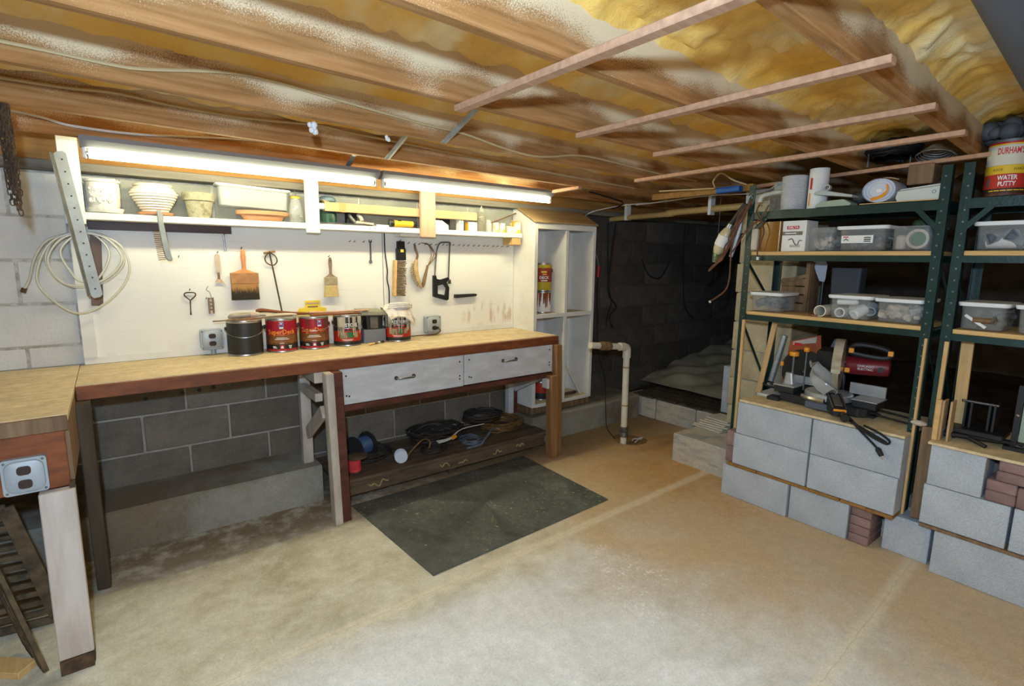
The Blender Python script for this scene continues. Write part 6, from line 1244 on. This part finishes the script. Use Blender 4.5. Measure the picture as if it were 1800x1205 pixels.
part('tip', G().cyl((2.98, 1.568, 1.44), (2.98, 1.568, 1.422), .0075, n=10), W['lid'], ad)
single('crowbar', G().tube([(2.99, 1.685, 1.70), (2.985, 1.70, 1.60), (2.98, 1.735, 1.44)], [.008, .020, .012], 8), W['galv'], 'flat grey metal bar among the brown cords at the rack end', 'bar', smooth=True)
tc = thing('tin_can', (3.62, 2.22, 1.405), 'small green-silver tin hung in the dark crawl space', 'tin')
part('body', G().lathe([(.03, 0), (.031, .003), (.031, .10), (.029, .104), (.001, .104)], (0, 0, 0), 18), pm('green_tin', (.45, .55, .45), (.12, .35, .12), 14, (1, 1, 4), r=.25, m=.5), tc, smooth=True, local=True); part('hanger', G().tube([(0, 0, .104), (0, 0, .485)], .002, 5), W['dull'], tc, local=True)
# ------------------------------------------------------------------ pipes and cables under the ceiling
yp = thing('drain_pipe', (3.6, 2.6, 1.75), 'yellowed plastic pipe strapped under the joists by the back wall', 'pipe')
part('pipe_run', G().cyl((3.60, 3.27, 1.772), (3.60, 2.63, 1.782), .022, n=16), W['yellowpvc'] if 'yellowpvc' in W else W.setdefault('yellowpvc', pm('yellowed_pvc', (.50, .36, .15), (.40, .28, .10), 5, r=.4)), yp, smooth=True)
part('pipe_run', G().cyl((3.60, 2.63, 1.790), (3.60, 1.95, 1.800), .024, n=16), W['yellowpvc'], yp, smooth=True)
part('coupling', G().cyl((3.60, 2.67, 1.784), (3.60, 2.61, 1.788), .028, n=16), W['yellowpvc'], yp, smooth=True)
for y in (3.08, 2.28): part('strap', G().bb(3.572, 3.628, y-.012, y+.012, 1.752, 1.888), W['lid'], yp)
def cable(pts, r_, m, lab, cat='cable', k=5, nm='electrical_cable'): return single(nm, G().tube(spl(pts, k), r_, 6), W[m], lab, cat, 'cables under the ceiling', smooth=True)
jf = lambda y0, x: y0+.06*x-.0275
cable([(x, jf(1.926, x), z) for x, z in ((-.30, 1.931), (-.105, 1.931), (.058, 1.928), (.137, 1.935), (.345, 1.973), (.497, 1.977), (.668, 1.963), (1.034, 1.939), (1.241, 1.932), (1.477, 1.903), (1.692, 1.897), (1.952, 1.938), (2.202, 1.941), (2.716, 1.926), (3.1, 1.93))], .005, 'yellowcable', 'cream cable wandering along the joist in front of the bench')
cable([(x, jf(2.441, x), z) for x, z in ((-.40, 1.961), (-.087, 1.964), (.066, 1.975), (.235, 1.965), (.427, 1.963), (.599, 1.971), (.792, 1.987), (.922, 1.979), (1.184, 1.972), (1.634, 1.96), (2.406, 1.941), (3.2, 1.93))], .006, 'yellowcable', 'dark cream cable stapled along the second joist from the bench lights')
cable([(x, jf(2.911, x), z) for x, z in ((-.45, 1.957), (-.28, 1.957), (-.167, 1.946), (-.065, 1.927), (.124, 1.927), (.338, 1.948), (.553, 1.968), (1.0, 1.99), (1.8, 1.98))], .0055, 'whitecable', 'white cable sagging along the joist above the strip light')
cable([(3.22, 3.24, 1.76), (3.25, 3.15, 1.81), (3.43, 2.95, 1.862), (3.5, 2.7, 1.866), (3.45, 2.57, 1.872)], .004, 'whitecable', 'thin white wire looping above the sloping cabinet top')
cable([(3.0, 2.30, 1.875), (3.1, 2.0, 1.872), (3.05, 1.92, 1.866), (3.0, 1.90, 1.90), (3.0, 1.85, 1.94), (3.05, 1.80, 1.90), (3.1, 1.74, 1.872)], .005, 'yellowcable', 'looped cream cable beside the blue junction box')
cable([(3.44, 2.86, 1.855), (3.42, 2.5, 1.862), (3.40, 2.16, 1.868), (3.36, 1.80, 1.85), (3.2, 1.60, 1.868)], .004, 'whitecable', 'white wire running under the joists above the yellowed pipe')
cable([(2.65, 2.62, 1.873), (2.95, 2.66, 1.850), (3.1, 2.7, 1.835), (3.3, 2.95, 1.83), (3.5, 3.20, 1.86)], .006, 'blackcord', 'black cable draped under the joists right of the strip lights')
single('junction_box', G().box((3.16, 1.885, 1.860), (.05, .16, .035)), W['blue'], 'blue plastic junction box under the joists left of the rack', 'box', bev=.004)
g_ = G().bb(3.18, 3.215, 1.74, 2.5, 1.845, 1.8865); single('ceiling_plank', g_, W['golden'], 'reddish plank fixed under the joists behind the left rack post', 'plank', bev=.002)
# cords on the dark wall
for k, (pts, r_, m, lab) in enumerate((([(3.56, 3.262, 1.74), (3.57, 3.258, 1.45), (3.60, 3.256, 1.15), (3.64, 3.256, 1.03), (3.60, 3.256, .93), (3.58, 3.256, .82)], .006, 'blackcord', 'black cord hanging nearest the cabinet on the dark wall'), ([(3.66, 3.262, 1.74), (3.61, 3.258, 1.40), (3.59, 3.254, 1.12), (3.70, 3.254, .99), (3.62, 3.254, .90), (3.66, 3.256, .80)], .007, 'blackcord', 'looped black cord beside the first on the dark wall'), ([(3.70, 3.262, 1.73), (3.645, 3.25, 1.50), (3.63, 3.248, 1.2), (3.72, 3.25, 1.05), (3.70, 3.252, .76)], .006, 'browncord', 'brown cord twisted with black ones on the dark wall'), ([(4.70, 3.262, 1.75), (4.72, 3.26, 1.3), (4.78, 3.26, .95), (4.95, 3.26, .80)], .006, 'blackcord', 'single black cord far along the dark wall'), ([(4.05, 3.262, 1.42), (4.14, 3.258, 1.29), (4.26, 3.258, 1.24), (4.36, 3.258, 1.26), (4.48, 3.262, 1.40)], .006, 'blackcord', 'black cord swagged in a curve on the dark wall'))):
    single('hanging_cord', G().tube(spl(pts, 6), r_, 6), W[m], lab, 'cord', 'cords on the dark wall', smooth=True)
rp = thing('red_tool', (3.435, 3.25, .85), 'red-handled cable hung beside the white cabinet', 'cord')
part('red_grip', G().cyl((3.435, 3.245, 1.26), (3.44, 3.245, 1.36), .016, n=10), W['red'], rp, smooth=True); part('lead', G().tube(spl([(3.435, 3.245, 1.26), (3.44, 3.25, 1.05), (3.47, 3.25, .85)], 5), .006, 6), W['blackcord'], rp, smooth=True); part('hook', G().tube(spl([(3.44, 3.245, 1.36), (3.43, 3.255, 1.42), (3.42, 3.262, 1.46)], 4), .004, 6), W['galv'], rp, smooth=True)
# stuff tucked between the joists above the rack
coil('cable_coil', (3.18, 1.02, 1.925), .13, 10, .009, 'blackcord', 'thick black cable coil tucked between joists above the rack', .75, .06, seed=21)
for o in bpy.data.objects:
    if o.name.startswith('cable_coil'): o['group'] = 'coils above the rack'
g = G()
for i in range(7): g.lathe([(.075-.008*i, 0), (.078-.008*i, .003), (.075-.008*i, .006)], (3.12, .83, 1.905+.007*i), 24, rotm(ry=.3), closed=True)
single('flexible_hose', g, W['galv'], 'grey flexible hose coil tucked beside the joist over the rack', 'hose', smooth=True)
for k, (xx, yy_) in enumerate(((3.1, 1.1), (3.2, .95))): single('hanger_strap', G().bb(xx-.008, xx+.008, yy_-.001, yy_+.001, 1.89, 2.03), W['galv'], ['steel strap left of the black coil above the rack', 'steel strap holding the black coil above the rack'][k], 'strap')
g = G(); rd = random.Random(5)
for i in range(14): g.sph((3.12+rd.uniform(-.05, .05), 600e-3+rd.uniform(-.05, .05), 1.975+rd.uniform(-.02, .02)), rd.uniform(.02, .04), 9, 6)
single('dark_foam', g, pm('dark_sooty_foam', (.10, .10, .105), (.05, .05, .052), 9, r=.7), 'dark lumpy foam between the joists above the putty canister', 'foam', smooth=True)
dc = thing('round_duct', (2.6, .30, 1.90), 'dull grey round metal duct along the ceiling at top right', 'duct')
part('duct_run', G().cyl((.6, .262, 1.985), (4.6, .500, 1.985), .062, n=24), flat('duct_metal', (.16, .17, .19), .5, m=.3), dc, smooth=True)
# ------------------------------------------------------------------ rusty chain and cast-iron grates at the left
ch = thing('rusty_chain', (-.22, 2.42, 1.52), 'bundle of rusty chain hanging from the joist at the left edge', 'chain')
lk = []
for i in range(10): a = 2*pi*i/10; lk.append((.0058*cos(a), 0, .0085*sin(a)+(.003 if sin(a) > 0 else -.003)))
lkm = G().tube(lk, .0019, 5, closed=True)
rd = random.Random(3)
for k in range(12):
    g = G(); x = -.232+rd.uniform(-.016, .018); y = 2.425+rd.uniform(-.02, .012); z0 = 1.888; z1 = 1.535+rd.uniform(0, .10); n = int((z0-z1)/.0165); dx = rd.uniform(-.018, .02)
    for i in range(n):
        R_m = rotm(rz=(pi/2)*(i % 2)+.4*k); c = Vector((x+dx*i/n*.6+.002*sin(i*.7+k), y, z0-.012-i*.0165)); b = len(g.v)
        g.v += [c+R_m @ p for p in lkm.v]; g.f += [[q+b for q in f] for f in lkm.f]
    part('strand', g, W['rust'], ch)
def grate(o, u, v, Wd, H, rows, cols, lab, th=.014):
    o = Vector(o); u = Vector(u).normalized(); v = Vector(v).normalized(); n_ = u.cross(v).normalized()
    t_ = thing('iron_grate', (o.x, o.y, 0), lab, 'grate', 'cast-iron grates')
    def bar(a, b, w_, d, nm):
        a, b = Vector(a), Vector(b); dd = (b-a).normalized(); s = n_.cross(dd)
        part(nm, G().loft([[p+s*i*w_/2+n_*j*d/2 for i, j in ((-1, -1), (1, -1), (1, 1), (-1, 1))] for p in (a, b)]), W['iron'], t_, bev=.0015)
    bar(o, o+v*H, .045, th, 'frame_bar'); bar(o+u*Wd, o+u*Wd+v*H, .045, th, 'frame_bar'); bar(o, o+u*Wd, .03, th, 'frame_bar'); bar(o+v*H, o+u*Wd+v*H, .03, th, 'frame_bar')
    for c in range(1, cols): bar(o+u*Wd*c/cols, o+u*Wd*c/cols+v*H, .016, th, 'rib')
    for r in range(1, rows): bar(o+v*H*r/rows, o+u*Wd+v*H*r/rows, .020, th*.8, 'cross_bar')
W['iron'] = pm('rusty_cast_iron', (.16, .105, .055), (.06, .042, .026), 18, r=.85, b=.4, bs=60, c3=(.11, .075, .04))
grate((-.275, 2.52, .015), (-1, .06, .04), (-.22, .05, 1), .20, .49, 12, 2, 'rusty cast-iron grate leaning under the left bench, farther back')
grate((-.295, 2.215, .012), (-.35, .95, .10), (-.20, .02, 1), .17, .46, 12, 3, 'rusty cast-iron grate leaning under the left bench, nearer the leg')
single('wood_scrap', G().box((-.40, 2.30, .013), (.16, .07, .025), rotm(rz=-.7)), W['pine'], 'short wood offcut on the floor beside the grates', 'scrap', bev=.002)
lbp = thing('light_bulb', (-.3, -1.9, 1.63), 'bare glass bulb in a white porcelain socket under the joists', 'light bulb')
part('socket', G().lathe([(.055, .257), (.055, .235), (.03, .22), (.022, .135), (.001, .135)], (0, 0, 0), 20), W['lid'], lbp, smooth=True, local=True)
part('glass', G().lathe([(.014, .134), (.016, .115), (.03, .085), (.031, .06), (.022, .036), (.002, .030)], (0, 0, 0), 18), flat('bulb_glass', (.9, .88, .8), .1, al=.08), lbp, smooth=True, local=True)
